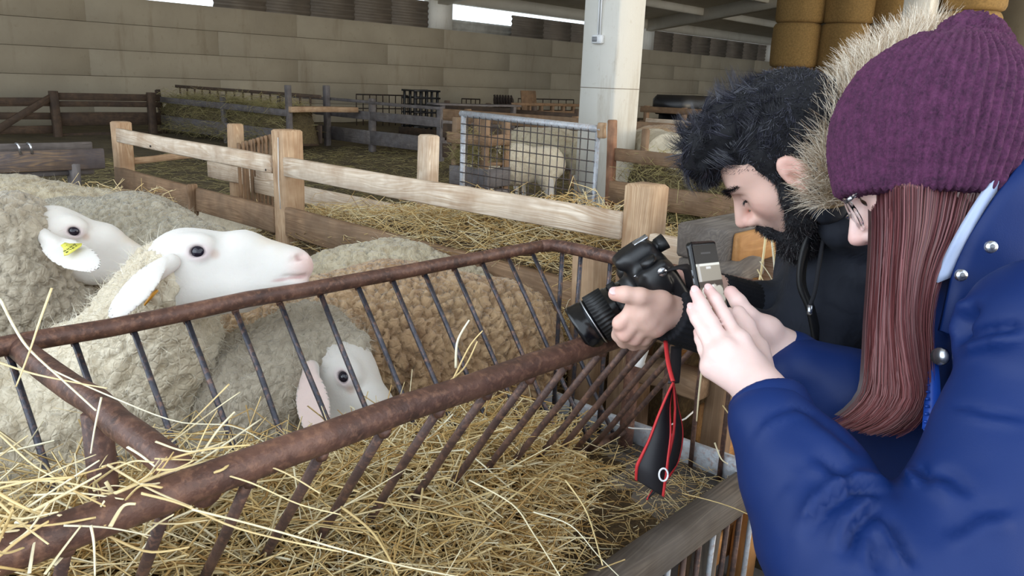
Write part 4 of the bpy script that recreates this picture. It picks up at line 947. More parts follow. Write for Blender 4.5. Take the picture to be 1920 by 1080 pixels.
for (x, y, d, yw, mt_, lb, sc) in ((1228, 262, 7.6, 60, 'fleece_dirty', 'tan sheep right of the pillar beside the small upright stake', .95), (1265, 252, 8.2, 100, 'fleece_brown', 'darker brown sheep behind the tan one right of the pillar', .92), (1295, 274, 7.0, 75, 'fleece_cream', 'whitest sheep right of the pillar next to the man\'s curls', .95)):
    p = pd(x, y, d); far_sheep(lb, (p[0], p[1], max(.18, p[2]-.74*sc)), math.radians(yw), mt_, True, False, sc)
p = pX(440, 350, 2.45); far_sheep('pale sheep lying low between the two plank fences', (p[0], p[1], p[2]-.52), math.radians(92), 'fleece_cream', True, True, .8)
# lamb looking up behind the near fence
p = pd(838, 342, 4.3); lb = far_sheep('small bluish white lamb peeping over the plank fence before the gate', (p[0]+.12, p[1]-.32, .2), math.radians(110), 'fleece_cream', False, False, .62)
# ------------------------------------------------------------------ people
SK_M, SK_W = lin((226, 186, 170)), lin((232, 200, 192))
def head_sdf(s, T, R_, sc=1.0):
    """adult head, local x forward, y left, z up; T(p) -> metres"""
    P = lambda x, y, z: R_@np.array([x, y, z])*sc+T
    e = lambda c, r, k=.02, op='add', R2=None: s.ell(P(*c), np.array(r)*sc, R_ if R2 is None else R_@R2, k, op)
    c = lambda a, r0, b, r1, k=.02, op='add': s.cone(P(*a), r0*sc, P(*b), r1*sc, k, op)
    e((-.008, 0, .05), (.101, .077, .090), 0); e((.045, 0, -.02), (.056, .058, .083), .03); e((.058, 0, .045), (.040, .056, .05), .03)
    for y in (-1, 1):
        c((-.002, y*.052, -.045), .022, (.07, y*.016, -.094), .020, .03); e((.058, y*.044, -.012), (.024, .016, .02), .025)
    c((.087, -.036, .030), .012, (.087, .036, .030), .012, .02)
    c((.095, 0, .026), .0085, (.127, 0, -.024), .0115, .014); e((.112, 0, -.031), (.014, .0175, .0095), .008)
    for y in (-1, 1): e((.108, y*.014, -.033), (.012, .007, .008), .006); e((.114, y*.007, -.0415), (.006, .004, .004), .003, 'sub')
    e((.090, 0, -.054), (.018, .026, .014), .015); e((.099, 0, -.0585), (.009, .021, .0055), .006); e((.096, 0, -.0715), (.009, .018, .0065), .006)
    c((.108, -.02, -.0645), .0016, (.108, .02, -.0645), .0016, .003, 'sub')
    e((.084, 0, -.098), (.02, .022, .017), .02)
    for y in (-1, 1):
        e((.094, y*.032, .011), (.014, .018, .011), .012, 'sub'); e((.0815, y*.032, .009), (.0135, .0165, .012), .005)
        c((.0935, y*.020, .0035), .0012, (.089, y*.044, .004), .0012, .003, 'sub')
    ER = np.array([[math.cos(.25), 0, math.sin(.25)], [0, 1, 0], [-math.sin(.25), 0, math.cos(.25)]])
    for y in (-1, 1):
        e((-.004, y*.081, -.002), (.020, .0085, .034), .005, 'add', ER); e((.002, y*.090, -.007), (.008, .010, .013), .003, 'sub', ER)
        e((-.004, y*.0905, .012), (.012, .005, .014), .003, 'sub', ER); c((.010, y*.081, -.012), .005, (.010, y*.080, -.004), .005, .004); e((.003, y*.079, -.032), (.010, .006, .010), .006)
    return P
def skin_cols(V, base, T, R_, stub=None, lip=lin((206, 140, 132))):
    L = (V-T)@R_; C = np.tile(np.array(base), (len(V), 1)); sm = lambda x: np.clip(x, 0, 1)**2*(3-2*np.clip(x, 0, 1))
    def bl(c, w_): C[:] = C*(1-w_[:, None])+np.array(c)*w_[:, None]
    red = lin((216, 150, 138))
    bl(red, .45*sm(1.1-np.linalg.norm((L-np.array([.120, 0, -.03]))/np.array([.03, .03, .025]), axis=1)))
    for y in (-1, 1):
        bl(red, .35*sm(1.2-np.linalg.norm((L-np.array([.075, y*.045, -.02]))/np.array([.03, .025, .03]), axis=1)))
        bl(red, .5*sm(1.2-np.linalg.norm((L-np.array([-.004, y*.082, .005]))/np.array([.024, .012, .036]), axis=1)))
        bl(lin((190, 140, 130)), .4*sm(1.2-np.linalg.norm((L-np.array([.09, y*.032, .008]))/np.array([.014, .02, .012]), axis=1)))
    bl(lip, .7*sm(1.3-np.linalg.norm((L-np.array([.1, 0, -.065]))/np.array([.016, .023, .011]), axis=1)))
    if stub is not None: bl(stub, .55*sm((-L[:, 2]-.03)/.02)*sm((L[:, 0]+.0)/.02))
    return C
def digits(s, chains, rs, k=.006):
    for ch, r in zip(chains, rs): s.chain([np.asarray(p) for p in ch], np.linspace(r, r*.78, len(ch)), k)
def person_mesh(label, pieces):
    b = MB()
    for (v, q, c) in pieces: b.add(v, q, None, c)
    o = b.build('person', MT['skin'], None, True, True); return tag(o, label, 'person')
def ribs(V, N, axis_p, axis_d, n, amp):
    d = unit(axis_d); a = basis(d); r = V-axis_p; ang = np.arctan2(r@a[2], r@a[1]); return V+N*(amp*np.cos(ang*n))[:, None]
def cloth_piece(name, fn, lo, hi, h, mat, par, sm=2, disp=None, wr=0.0, wseed=1, folds=(), creases=()):
    s = SDF(lo, hi, h); fn(s); V, Q = s.mesh(sm); N = normals(V, Q)
    if wr: V = V+N*(wr*fbm(V*np.array([9, 9, 14]), wseed))[:, None]
    for (a, b_, wdt, dep) in folds:                                   # creases along short lines
        a = np.asarray(a); b_ = np.asarray(b_); ab = b_-a; t = np.clip(((V-a)@ab)/(ab@ab), 0, 1); dd = np.linalg.norm(V-(a+t[:, None]*ab), axis=1)
        w_ = np.sin(np.clip(t, .02, .98)*math.pi); V = V+N*((-dep*np.exp(-(dd/wdt)**2)+dep*.55*np.exp(-((dd-2.2*wdt)/(1.3*wdt))**2))*w_)[:, None]
    if creases:
        N = normals(V, Q); rel = V-CPOS; dep_ = rel@CF; qx = 960+FPX*(rel@CR)/dep_; qy = 540-FPX*(rel@CU)/dep_; fc = np.clip(-(N*rel).sum(1)/np.linalg.norm(rel, axis=1)*3, 0, 1)
        for (ln, wd_, am_, dmax) in creases:                            # sewn seams and folds, surveyed as lines on the garment
            best = np.full(len(V), 1e9); along = np.zeros(len(V)); sgn = np.zeros(len(V)); m_ = len(ln)-1
            for i in range(m_):
                a = np.array(ln[i], float); ab = np.array(ln[i+1], float)-a; t = np.clip(((qx-a[0])*ab[0]+(qy-a[1])*ab[1])/(ab@ab), 0, 1); ex, ey = qx-a[0]-t*ab[0], qy-a[1]-t*ab[1]; dd = np.hypot(ex, ey)
                u_ = dd < best; best = np.where(u_, dd, best); along = np.where(u_, (i+t)/m_, along); sgn = np.where(u_, np.sign(ab[0]*ey-ab[1]*ex), sgn)
            env = np.clip(np.minimum(along, 1-along)*5, .15, 1)*fc*(dep_ < dmax); x_ = best/wd_
            V = V+N*(1.5*am_*env*(-np.exp(-x_**2)+.8*np.exp(-((x_-2.0)/1.5)**2)*(sgn > 0)))[:, None]
        V = laplace(laplace(V, Q, .5), Q, .4)
    if disp is not None: V = disp(V, normals(V, Q))
    return link(name, mesh_np(name, V, Q), MT[mat], par)
def smoothpath(pts, n=24):
    P = np.array(pts, float); t = np.linspace(0, len(P)-1, n); out = []
    for u in t:
        i = min(int(u), len(P)-2); f_ = u-i; p0, p1, p2, p3 = P[max(i-1, 0)], P[i], P[i+1], P[min(i+2, len(P)-1)]
        out.append(.5*((2*p1)+(-p0+p2)*f_+(2*p0-5*p1+4*p2-p3)*f_**2+(-p0+3*p1-3*p2+p3)*f_**3))
    return np.array(out)
# ---------------------------------------------------------------- the man
MD = 1.275
MR = frame(pxl(-.66, -.57, .50), pxl(-.65, .75, -.02)); MT0 = pd(1492, 304, MD)
s = SDF(MT0-.19, MT0+.19, .0032); ML = head_sdf(s, MT0, MR)
neck_a, neck_b = ML(-.035, 0, -.07), pd(1585, 455, 1.36); s.cone(neck_a, .055, neck_b, .062, .03)
V, Q = s.mesh(2); head_m = (V, Q, skin_cols(V, SK_M, MT0, MR, lin((120, 96, 88))))
def hand_mesh(fn, pts, base, tipcol, tips, h=.0026):
    P = np.array(pts); s = SDF(P.min(0)-.05, P.max(0)+.05, h); fn(s); V, Q = s.mesh(2); C = np.tile(np.array(base), (len(V), 1))
    for t in tips:
        w_ = np.clip(1.2-np.linalg.norm(V-np.asarray(t), axis=1)/.016, 0, 1)*.5; C = C*(1-w_[:, None])+np.array(tipcol)*w_[:, None]
    C = C*(1+.05*fbm(V*30, 4)[:, None]); return V, Q, np.clip(C, 0, 1)
# left hand under the lens
mf = [[pd(1196, 574, 1.222), pd(1163, 606, 1.232), pd(1160, 628, 1.268), pd(1172, 628, 1.30)], [pd(1206, 590, 1.222), pd(1172, 626, 1.240), pd(1170, 640, 1.275), pd(1182, 636, 1.31)],
      [pd(1218, 604, 1.228), pd(1190, 634, 1.250), pd(1188, 645, 1.285), pd(1200, 640, 1.32)], [pd(1230, 614, 1.236), pd(1208, 636, 1.262), pd(1206, 644, 1.29), pd(1216, 638, 1.32)]]
mth = [pd(1240, 566, 1.226), pd(1200, 556, 1.205), pd(1172, 552, 1.203), pd(1154, 551, 1.206)]
mw = pd(1262, 582, 1.262)
def man_left(s):
    digits(s, mf, [.0125, .0125, .012, .0105]); digits(s, [mth], [.0145])
    for f_, r in zip(mf, (.018, .018, .017, .015)): s.cone(mw, .021, f_[0], r, .010)
    s.cone(mw, .020, mth[0], .017, .012); s.cone(mw, .025, pd(1340, 606, 1.32), .030, .012)
    for f_ in mf: s.ell(f_[0]+pxl(0, .002, -.006), (.0105,)*3, None, .008)
hl = hand_mesh(man_left, sum(mf, [])+mth+[mw, pd(1340, 606, 1.32)], SK_M, lin((220, 150, 140)), [mth[-1], mf[0][1], mf[1][1], mf[2][1]])
# right hand on the grip
rf = [[pd(1300, 520, 1.405), pd(1276, 512, 1.395), pd(1262, 522, 1.385)], [pd(1302, 535, 1.405), pd(1275, 535, 1.392), pd(1262, 545, 1.385)], [pd(1304, 550, 1.41), pd(1280, 555, 1.395), pd(1268, 562, 1.39)]]
rth = [pd(1312, 530, 1.36), pd(1292, 522, 1.325), pd(1270, 512, 1.315)]
rw = pd(1345, 548, 1.42)
def man_right(s):
    digits(s, rf, [.0125, .0125, .012]); digits(s, [rth], [.014])
    for f_ in rf: s.cone(rw, .022, f_[0], .017, .010)
    s.cone(rw, .022, rth[0], .016, .012); s.cone(rw, .028, pd(1420, 575, 1.47), .032, .02)
hr_ = hand_mesh(man_right, sum(rf, [])+rth+[rw, pd(1420, 575, 1.47)], SK_M, lin((220, 150, 140)), [rth[-1]])
# coarse body under the clothes, standing in the aisle
m_sh = pd(1605, 520, 1.36); m_sh2 = pd(1560, 470, 1.60); m_ch = pd(1625, 600, 1.50); m_hip = np.array([1.72, .02, .93])
m_el, m_el2 = pd(1475, 680, 1.36), pd(1520, 640, 1.62)
feet_m = [np.array([1.62, .12, .0]), np.array([1.86, -.10, .0])]
def man_body(s, g=0.0):
    s.chain([neck_b, m_ch, m_hip], [.06+g, .14+g, .15+g], .06); s.chain([m_ch, m_sh], [.10+g, .075+g], .05); s.chain([m_ch, m_sh2], [.10+g, .075+g], .05)
    s.chain([m_sh, m_el, pd(1340, 606, 1.32)], [.062+g, .046+g, .034+g*.6], .03); s.chain([m_sh2, m_el2, pd(1420, 575, 1.47)], [.062+g, .046+g, .034+g*.6], .03)
def man_legs(s, g=0.0):
    for ft, o_ in zip(feet_m, (.085, -.085)):
        hp = m_hip+np.array([-.2, .9, 0])*o_*.5; kn = (hp+ft)/2+np.array([-.03, .03, .02]); s.chain([hp, kn, ft+np.array([0, 0, .09])], [.095+g, .062+g, .045+g], .03)
def body_of(fn1, fn2, lo, hi, base):
    s = SDF(lo, hi, .02); fn1(s); fn2(s); V, Q = s.mesh(1); return V, Q, np.tile(np.array(base), (len(V), 1))
man = person_mesh('bearded man with dark curly hair leaning in to photograph the sheep', [head_m, hl, hr_, body_of(man_body, man_legs, (.7, -.35, .05), (2.1, .9, 1.5), SK_M)])
for y in (-1, 1): eyeball('eye', ML(.082, y*.032, .009), .0125, MR@np.array([1, .05*y, -.45]), man, lin((44, 28, 20)))
HC0, HC1 = lin((18, 18, 24)), lin((62, 62, 74))
def snap(HV, T, R_, y, z, out=.001):
    L = (HV-T)@R_; w_ = np.where(L[:, 0] > .05, (L[:, 1]-y)**2+(L[:, 2]-z)**2, 9); i = np.argsort(w_)[:4]; return R_@np.array([L[i, 0].max()+out, y, z])+T
# eyebrows, lashes
r7 = np.random.default_rng(5); b = MB()
for y in (-1, 1):
    n = 420; t = r7.random(n); P = np.stack([snap(head_m[0], MT0, MR, y*(.009+.050*tt), .0245+.011*math.sin(tt*2.4)+r7.normal(0, .0028)*(1-.5*tt)) for tt in t]); D = np.tile(MR@np.array([.15, y*.85, .25]), (n, 1))+r7.normal(0, .22, (n, 3)); D /= np.linalg.norm(D, axis=1)[:, None]
    b.add(*[x for x in strips(P, D, r7.uniform(.008, .014, n), .0006, r7, .3, 2, HC0, HC0)][:2], None, np.tile(np.array(HC0), (n*6, 1)))
    n = 70; t = r7.random(n); P = np.stack([snap(head_m[0], MT0, MR, y*(.021+.024*tt), .0055, .0) for tt in t]); D = np.tile(MR@np.array([.8, y*.2, -.6]), (n, 1))
    vv, qq, cc = strips(P, D, r7.uniform(.005, .009, n), .0004, r7, .3, 2, HC0, HC0); b.add(vv, qq, None, cc)
b.build('eyebrows', MT['hair_strand'], man, True, True)
for y in (-1, 1): tube('lash_line', smoothpath([snap(head_m[0], MT0, MR, y*(.019+.028*t), .0045-.004*math.sin(t*math.pi)+.002*t, .0004) for t in np.linspace(0, 1, 7)], 14), .0011, MT['black_rubber'], man, 6)
# hair: cap with curls
def hair_m(s):
    e = lambda c, r, k=.015: s.ell(ML(*c), r, MR, k)
    e((-.014, 0, .058), (.103, .083, .086), 0); e((.045, 0, .105), (.062, .07, .043), .03); e((.088, .01, .110), (.036, .062, .030), .02); e((-.06, 0, .02), (.058, .066, .06), .03)
    e((.108, .02, .098), (.022, .045, .026), .015); e((.112, .015, .075), (.014, .03, .022), .012)
    for y in (-1, 1): s.cone(ML(.018, y*.070, .05), .018, ML(.027, y*.070, .008), .008, .01)
    s.ell(ML(.083, 0, .018), (.040, .075, .052), MR, .008, 'sub')
    for y in (-1, 1): s.ell(ML(-.004, y*.094, -.004), (.028, .026, .038), MR, .008, 'sub')
s = SDF(MT0-.2, MT0+.22, .004); hair_m(s); V, Q = s.mesh(2); N = normals(V, Q); Lc = (V-MT0)@MR
f1, f2 = worley(V/.024, 3); top = np.clip((Lc[:, 2]-.045)/.05, 0, 1)*np.clip((Lc[:, 0]+.07)/.08, 0, 1)
V = V+N*(top*(.011*(.5-f1)+.004)+.0015*fbm(V*90, 2))[:, None]
b = MB(); b.add(V, Q, None, np.tile(np.array(HC0)*.7, (len(V), 1))); cap_ = b.build('hair', MT['hair_base'], man, True, True)
N = normals(V, Q); rr = np.random.default_rng(21); idx = rr.choice(len(V), 24000); P = V[idx]; tp = top[idx]
cen_ = V[rr.choice(len(V), 520)]; near = np.concatenate([np.argmin(((P[i:i+2000, None]-cen_[None])**2).sum(2), 1) for i in range(0, len(P), 2000)])
Kl = rr.normal(0, 2.1, (520, 3)); Dl = rr.normal(0, .55, (520, 3)); vl = rr.random(520)
D = N[idx]*.5+MR@np.array([.35, 0, -.2])+Dl[near]*(.35+tp)[:, None]+rr.normal(0, .16, (len(idx), 3)); D /= np.linalg.norm(D, axis=1)[:, None]
Ls = .007+.034*tp*(.6+.7*vl[near])*rr.uniform(.7, 1.1, len(idx))
vv, qq, cc = strips(P-D*.002, D, Ls, .0005, rr, .35, 7, HC0, HC1, bend=Kl[near]*(.3+tp)[:, None]); cc = cc*(.5+1.1*np.repeat(vl[near], 16))[:, None]
b = MB(); b.add(vv, qq, None, cc); st = b.build('curls', MT['hair_strand'], cap_, True, True); st['kind'] = 'stuff'
# beard
def beard(s):
    for y in (-1, 1):
        s.chain([ML(.026, y*.070, .004), ML(.028, y*.066, -.035), ML(.038, y*.056, -.068), ML(.066, y*.032, -.098), ML(.090, 0, -.108)], [.006, .015, .021, .022, .022], .016)
        s.cone(ML(.11, y*.006, -.0465), .0062, ML(.098, y*.030, -.060), .007, .008); s.cone(ML(.098, y*.030, -.060), .007, ML(.085, y*.03, -.085), .012, .012)
    s.ell(ML(.094, 0, -.083), (.012, .012, .007), MR, .008); s.cone(ML(.06, -.01, -.115), .02, ML(.06, .01, -.115), .02, .02)
s = SDF(MT0-.2, MT0+.2, .0034); beard(s); V, Q = s.mesh(2); N = normals(V, Q); V = V+N*(.0012*fbm(V*120, 8))[:, None]
b = MB(); b.add(V, Q, None, np.tile(np.array(HC0)*.75, (len(V), 1))); bd = b.build('beard', MT['hair_base'], man, True, True)
idx = rr.choice(len(V), 14000); D = N[idx]*.6+MR@np.array([.1, 0, -.7])+rr.normal(0, .4, (len(idx), 3)); D /= np.linalg.norm(D, axis=1)[:, None]
vv, qq, cc = strips(V[idx]-N[idx]*.001, D, rr.uniform(.005, .013, len(idx)), .00045, rr, .9, 3, HC0, lin((44, 36, 38))); b = MB(); b.add(vv, qq, None, cc); o = b.build('whiskers', MT['hair_strand'], bd, True, True); o['kind'] = 'stuff'
# jacket
lo, hi = np.array([.95, -.25, .75]), np.array([2.1, .95, 1.5])
mj = cloth_piece('jacket', lambda s: (man_body(s, .028), s.cone(pd(1560, 420, 1.36), .05, pd(1570, 500, 1.36), .08, .03), s.ell(pd(1600, 420, 1.45), (.09, .09, .07), None, .05), s.chain([pd(1543, 405, 1.262), pd(1580, 425, 1.245), pd(1630, 432, 1.27), pd(1680, 440, 1.33)], [.022, .034, .04, .05], .03)), lo, hi, .0085, 'black_fleece', man, 2, None, .006, 4,
    [(pd(1500, 660, 1.3), pd(1560, 700, 1.32), .012, .010), (pd(1470, 640, 1.3), pd(1540, 650, 1.33), .010, .008), (pd(1560, 520, 1.28), pd(1620, 560, 1.28), .012, .008)])
cuff_a, cuff_b = pd(1250, 586, 1.262), pd(1330, 606, 1.315)
def cuffd(V, N): return ribs(V, N, cuff_a, cuff_b-cuff_a, 30, .0016)
def cuff_fn(s): s.cone(cuff_a, .045, cuff_b, .052, 0); s.box(cuff_a-unit(cuff_b-cuff_a)*.04, (.04, .1, .1), np.stack(basis(cuff_b-cuff_a), 1), .002, .003, 'sub')
cloth_piece('cuff', cuff_fn, np.minimum(cuff_a, cuff_b)-.07, np.maximum(cuff_a, cuff_b)+.07, .0032, 'black_knit', man, 1, cuffd)
ca2, cb2 = pd(1352, 553, 1.425), pd(1420, 576, 1.47)
cloth_piece('cuff', lambda s: s.cone(ca2, .038, cb2, .044, 0), np.minimum(ca2, cb2)-.07, np.maximum(ca2, cb2)+.07, .004, 'black_knit', man, 1, lambda V, N: ribs(V, N, ca2, cb2-ca2, 30, .0014))
# collar edge, light shirt collar, zip and cord
z0 = [pd(1536, 372, 1.245), pd(1522, 430, 1.25), pd(1506, 485, 1.262), pd(1503, 535, 1.268), pd(1520, 580, 1.27), pd(1532, 640, 1.28)]
def ribbon(name, pts, wv, th, mat, par, n=None):
    b = MB(); P = np.array(pts, float); T = np.gradient(P, axis=0); W = np.asarray(wv, float); W = np.broadcast_to(W, P.shape) if W.ndim == 1 else W
    NN = np.cross(T, W); NN /= np.linalg.norm(NN, axis=1)[:, None]
    V = np.concatenate([P-W+NN*th, P+W+NN*th, P+W-NN*th, P-W-NN*th]); k = len(P); Q = []
    for i in range(k-1):
        for a, c_ in ((0, 1), (1, 2), (2, 3), (3, 0)): Q.append((a*k+i, c_*k+i, c_*k+i+1, a*k+i+1))
    Q += [(0, 3*k, 2*k, k), (k-1, 2*k-1, 3*k-1, 4*k-1)]
    b.add(V, Q); return b.build(name, mat, par, True)
ribbon('shirt_collar', smoothpath([pd(1522, 352, 1.25), pd(1520, 385, 1.245), pd(1517, 415, 1.25), pd(1516, 440, 1.262)]), pxl(.008, 0, .004), .0015, MT['shirt_blue'], man)
ribbon('zip_edge', smoothpath(z0), pxl(.008, 0, .008), .003, MT['black_rubber'], man)
dc = tube('drawcord', smoothpath([pd(1545, 440, 1.255), pd(1535, 500, 1.255), pd(1528, 545, 1.255), pd(1519, 572, 1.255)]), .0035, MT['black_knit'], man, 7)
tube('cord_tip', [pd(1519, 572, 1.255), pd(1518, 584, 1.255), pd(1517, 590, 1.256)], .0042, MT['silver'], dc, 8)
# hood with fur trim
hp_ = smoothpath([pd(1562, 385, 1.205), pd(1556, 325, 1.195), pd(1568, 255, 1.20), pd(1604, 188, 1.22), pd(1662, 128, 1.26), pd(1745, 85, 1.32)], 26)
hr2 = np.interp(np.linspace(0, 1, 26), [0, .3, .7, 1], [.024, .032, .038, .036])
hood = cloth_piece('hood', lambda s: (s.chain(list(hp_[::3]+CF*.02), [.03]*len(hp_[::3]), .03), s.cone(pd(1610, 330, 1.36), .09, pd(1720, 200, 1.45), .12, .06), s.cone(pd(1610, 330, 1.36), .09, pd(1640, 470, 1.42), .1, .06)), np.array([.9, -.1, 1.05]), np.array([1.75, .75, 1.8]), .011, 'black_fleece', man)
r9 = np.random.default_rng(33); n = 15000; ti = r9.random(n)*25; i0 = np.minimum(ti.astype(int), 24); fr = (ti-i0)[:, None]; Pc = hp_[i0]*(1-fr)+hp_[i0+1]*fr; Tg = hp_[i0+1]-hp_[i0]; Tg /= np.linalg.norm(Tg, axis=1)[:, None]
Dn = r9.normal(0, 1, (n, 3)); Dn -= Tg*(Dn*Tg).sum(1)[:, None]; Dn /= np.linalg.norm(Dn, axis=1)[:, None]; rad = hr2[i0][:, None]
D = Dn+Tg*.25+np.array(pxl(-.35, .30, -.1))+r9.normal(0, .2, (n, 3)); D /= np.linalg.norm(D, axis=1)[:, None]
vv, qq, cc = strips(Pc+Dn*rad*.6, D, r9.uniform(.022, .062, n), .0006, r9, .5, 4, lin((160, 132, 98)), lin((252, 244, 228))); b = MB(); b.add(vv, qq, None, cc); fu = b.build('fur_trim', MT['fur_strand'], man, True, True); fu['kind'] = 'stuff'
b = MB(); V, Q, T = tube_np(hp_, hr2*.85, 12); b.add(V, Q, T, lin((150, 126, 92))); b.build('fur_base', MT['fur_strand'], man, True, True)
cloth_piece('trousers', lambda s: (man_legs(s, .018), s.ell(m_hip, (.17, .17, .14), None, .05)), (1.3, -.5, .04), (2.15, .45, 1.1), .016, 'dark_denim', man)
for ft in feet_m: cloth_piece('shoe', lambda s: (s.cone(ft+np.array([.03, -.04, .045]), .045, ft+np.array([-.10, .14, .035]), .036, .02), s.cone(ft+np.array([.02, -.03, .05]), .045, ft+np.array([.02, -.03, .10]), .05, .02), s.box(ft+np.array([0, 0, -.1]), (.5, .5, .1), None, .001, .001, 'sub')), ft+np.array([-.25, -.25, -.01]), ft+np.array([.25, .3, .2]), .01, 'black_rubber', man)
# ---------------------------------------------------------------- the woman
WR_ = frame(pxl(-.76, -.52, .40), pxl(-.40, .80, .35)); WT = pd(1750, 325, 1.03)
s = SDF(WT-.19, WT+.19, .0036); WL = head_sdf(s, WT, WR_, .95); wneck = pd(1850, 520, 1.06); s.cone(WL(-.03, 0, -.06), .045, wneck, .05, .03)
V, Q = s.mesh(2); head_w = (V, Q, skin_cols(V, SK_W, WT, WR_))
# left hand, fingers reaching up along the phone
wf = [[pd(1386, 640, .995), pd(1358, 592, 1.022), pd(1342, 562, 1.034), pd(1330, 545, 1.045)], [pd(1362, 655, .985), pd(1334, 605, 1.010), pd(1316, 572, 1.025), pd(1304, 549, 1.035)],
      [pd(1342, 668, .985), pd(1320, 622, 1.005), pd(1306, 597, 1.020), pd(1297, 581, 1.03)], [pd(1332, 690, .99), pd(1320, 655, 1.01), pd(1313, 636, 1.02), pd(1309, 622, 1.03)]]
ww = pd(1432, 742, .945); wcuff = pd(1468, 800, .915)
def wom_left(s):
    digits(s, wf, [.0100, .0102, .0096, .0084], .004)
    for f_, r in zip(wf, (.0150, .0150, .0145, .0130)): s.cone(ww, .020, f_[0], r, .009)
    s.cone(ww, .0265, wcuff, .030, .02)
    for f_ in wf: s.ell(f_[0]+pxl(0, .003, -.006), (.0085,)*3, None, .008)
    th_ = [pd(1420, 655, 1.03), pd(1400, 610, 1.06), pd(1385, 585, 1.07)]; s.cone(ww, .02, th_[0], .016, .02); digits(s, [th_], [.012])
def ellip(name, c, R_, r, mat, par, n=10):
    V = [c+R_@(np.array([math.cos(a)*math.cos(p), math.sin(a)*math.cos(p), math.sin(p)])*np.array(r)) for p in np.linspace(-1.57, 1.57, n) for a in np.linspace(0, 2*math.pi, 2*n, endpoint=False)]
    m_ = 2*n; b = MB(); b.add(V, [(i*m_+j, i*m_+(j+1) % m_, (i+1)*m_+(j+1) % m_, (i+1)*m_+j) for i in range(n-1) for j in range(m_)]); return b.build(name, mat, par)
whl = hand_mesh(wom_left, sum(wf, [])+[ww, wcuff], SK_W, lin((224, 160, 156)), [f_[-1] for f_ in wf])
# right hand behind, holding the phone
vf = [[pd(1400, 600, 1.145), pd(1372, 590, 1.16), pd(1345, 585, 1.165)], [pd(1405, 615, 1.145), pd(1375, 612, 1.165), pd(1348, 606, 1.17)], [pd(1408, 630, 1.14), pd(1382, 630, 1.165), pd(1352, 626, 1.17)], [pd(1412, 645, 1.14), pd(1390, 648, 1.16), pd(1364, 645, 1.165)]]
vth = [pd(1440, 620, 1.10), pd(1405, 592, 1.09), pd(1384, 566, 1.095), pd(1370, 548, 1.105)]
vw = pd(1470, 665, 1.12)
def wom_right(s):
    digits(s, vf, [.0108, .011, .0106, .0095], .005); digits(s, [vth], [.0125])
    for f_ in vf: s.cone(vw, .022, f_[0], .015, .010)
    s.cone(vw, .026, vth[0], .0185, .02); s.cone(vw, .030, pd(1530, 715, 1.11), .033, .02)
whr = hand_mesh(wom_right, sum(vf, [])+vth+[vw, pd(1530, 715, 1.11)], SK_W, lin((224, 160, 156)), [vth[-1]])
w_el = pd(1610, 1130, .80); w_sh = pd(1985, 650, .84); w_el2 = pd(1690, 800, 1.10); w_sh2 = pd(1800, 600, 1.25); w_ch = pd(1975, 830, 1.10); w_hip = np.array([.98, -.42, .86])
feet_w = [np.array([.90, -.24, 0]), np.array([1.10, -.50, 0])]
def wom_body(s, g=0.0, near_arm=True):
    s.chain([wneck, w_ch, w_hip], [.05+g, .125+g, .15+g], .06); s.chain([w_ch, w_sh], [.09+g, .066+g], .05); s.chain([w_ch, w_sh2], [.09+g, .066+g], .05)
    if near_arm: s.chain([w_sh, pd(1895, 885, .83), pd(1808, 1050, .81), w_el, pd(1562, 1010, .84), wcuff], [.054, .05, .048, .045, .04, .031], .03)
    s.chain([w_sh2, w_el2, pd(1530, 715, 1.11)], [.056+g, .045+g, .033+g*.4], .03)
def wom_legs(s, g=0.0):
    for ft, o_ in zip(feet_w, (.08, -.08)):
        hp = w_hip+np.array([-.6, .7, 0])*o_; kn = (hp+ft)/2+np.array([-.02, .03, .02]); s.chain([hp, kn, ft+np.array([0, 0, .09])], [.09+g, .058+g, .042+g], .03)
woman = person_mesh('woman in purple knit hat and blue coat holding up a phone', [head_w, whl, whr, body_of(wom_body, wom_legs, (.3, -.75, .05), (1.5, .6, 1.5), SK_W)])
for y in (-1, 1): eyeball('eye', WL(.082, y*.032, .009), .0125, WR_@np.array([1, .05*y, -.35]), woman, lin((50, 34, 24)))
for f_, rn in zip(wf, (.0080, .0082, .0077, .0067)):
    ax_ = unit(f_[-1]-f_[-2]); up_ = unit(pxl(-.1, .35, -1)-ax_*(pxl(-.1, .35, -1)@ax_)); ellip('fingernail', f_[-1]+ax_*.0015+up_*rn*.70, np.stack([ax_, np.cross(up_, ax_), up_], 1), (.0068, rn*.66, .0022), MT['nail_pink'], woman)
ax_ = unit(mth[-1]-mth[-2]); up_ = unit(pxl(0, .5, -.9)-ax_*(pxl(0, .5, -.9)@ax_)); ellip('fingernail', mth[-1]+ax_*.002+up_*.0086, np.stack([ax_, np.cross(up_, ax_), up_], 1), (.0075, .0072, .0024), MT['nail_pink'], man)
b = MB()
for y in (-1, 1):
    n = 200; t = r7.random(n); P = np.stack([snap(head_w[0], WT, WR_, y*(.014+.036*tt), .0275+.008*math.sin(tt*2.6)+r7.normal(0, .0016)) for tt in t]); D = np.tile(WR_@np.array([.15, y*.85, .25]), (n, 1))+r7.normal(0, .15, (n, 3))
    D /= np.linalg.norm(D, axis=1)[:, None]; vv, qq, cc = strips(P, D, r7.uniform(.005, .008, n), .0004, r7, .3, 2, lin((70, 46, 40)), lin((90, 60, 50))); b.add(vv, qq, None, cc)
b.build('eyebrows', MT['hair_strand'], woman, True, True)
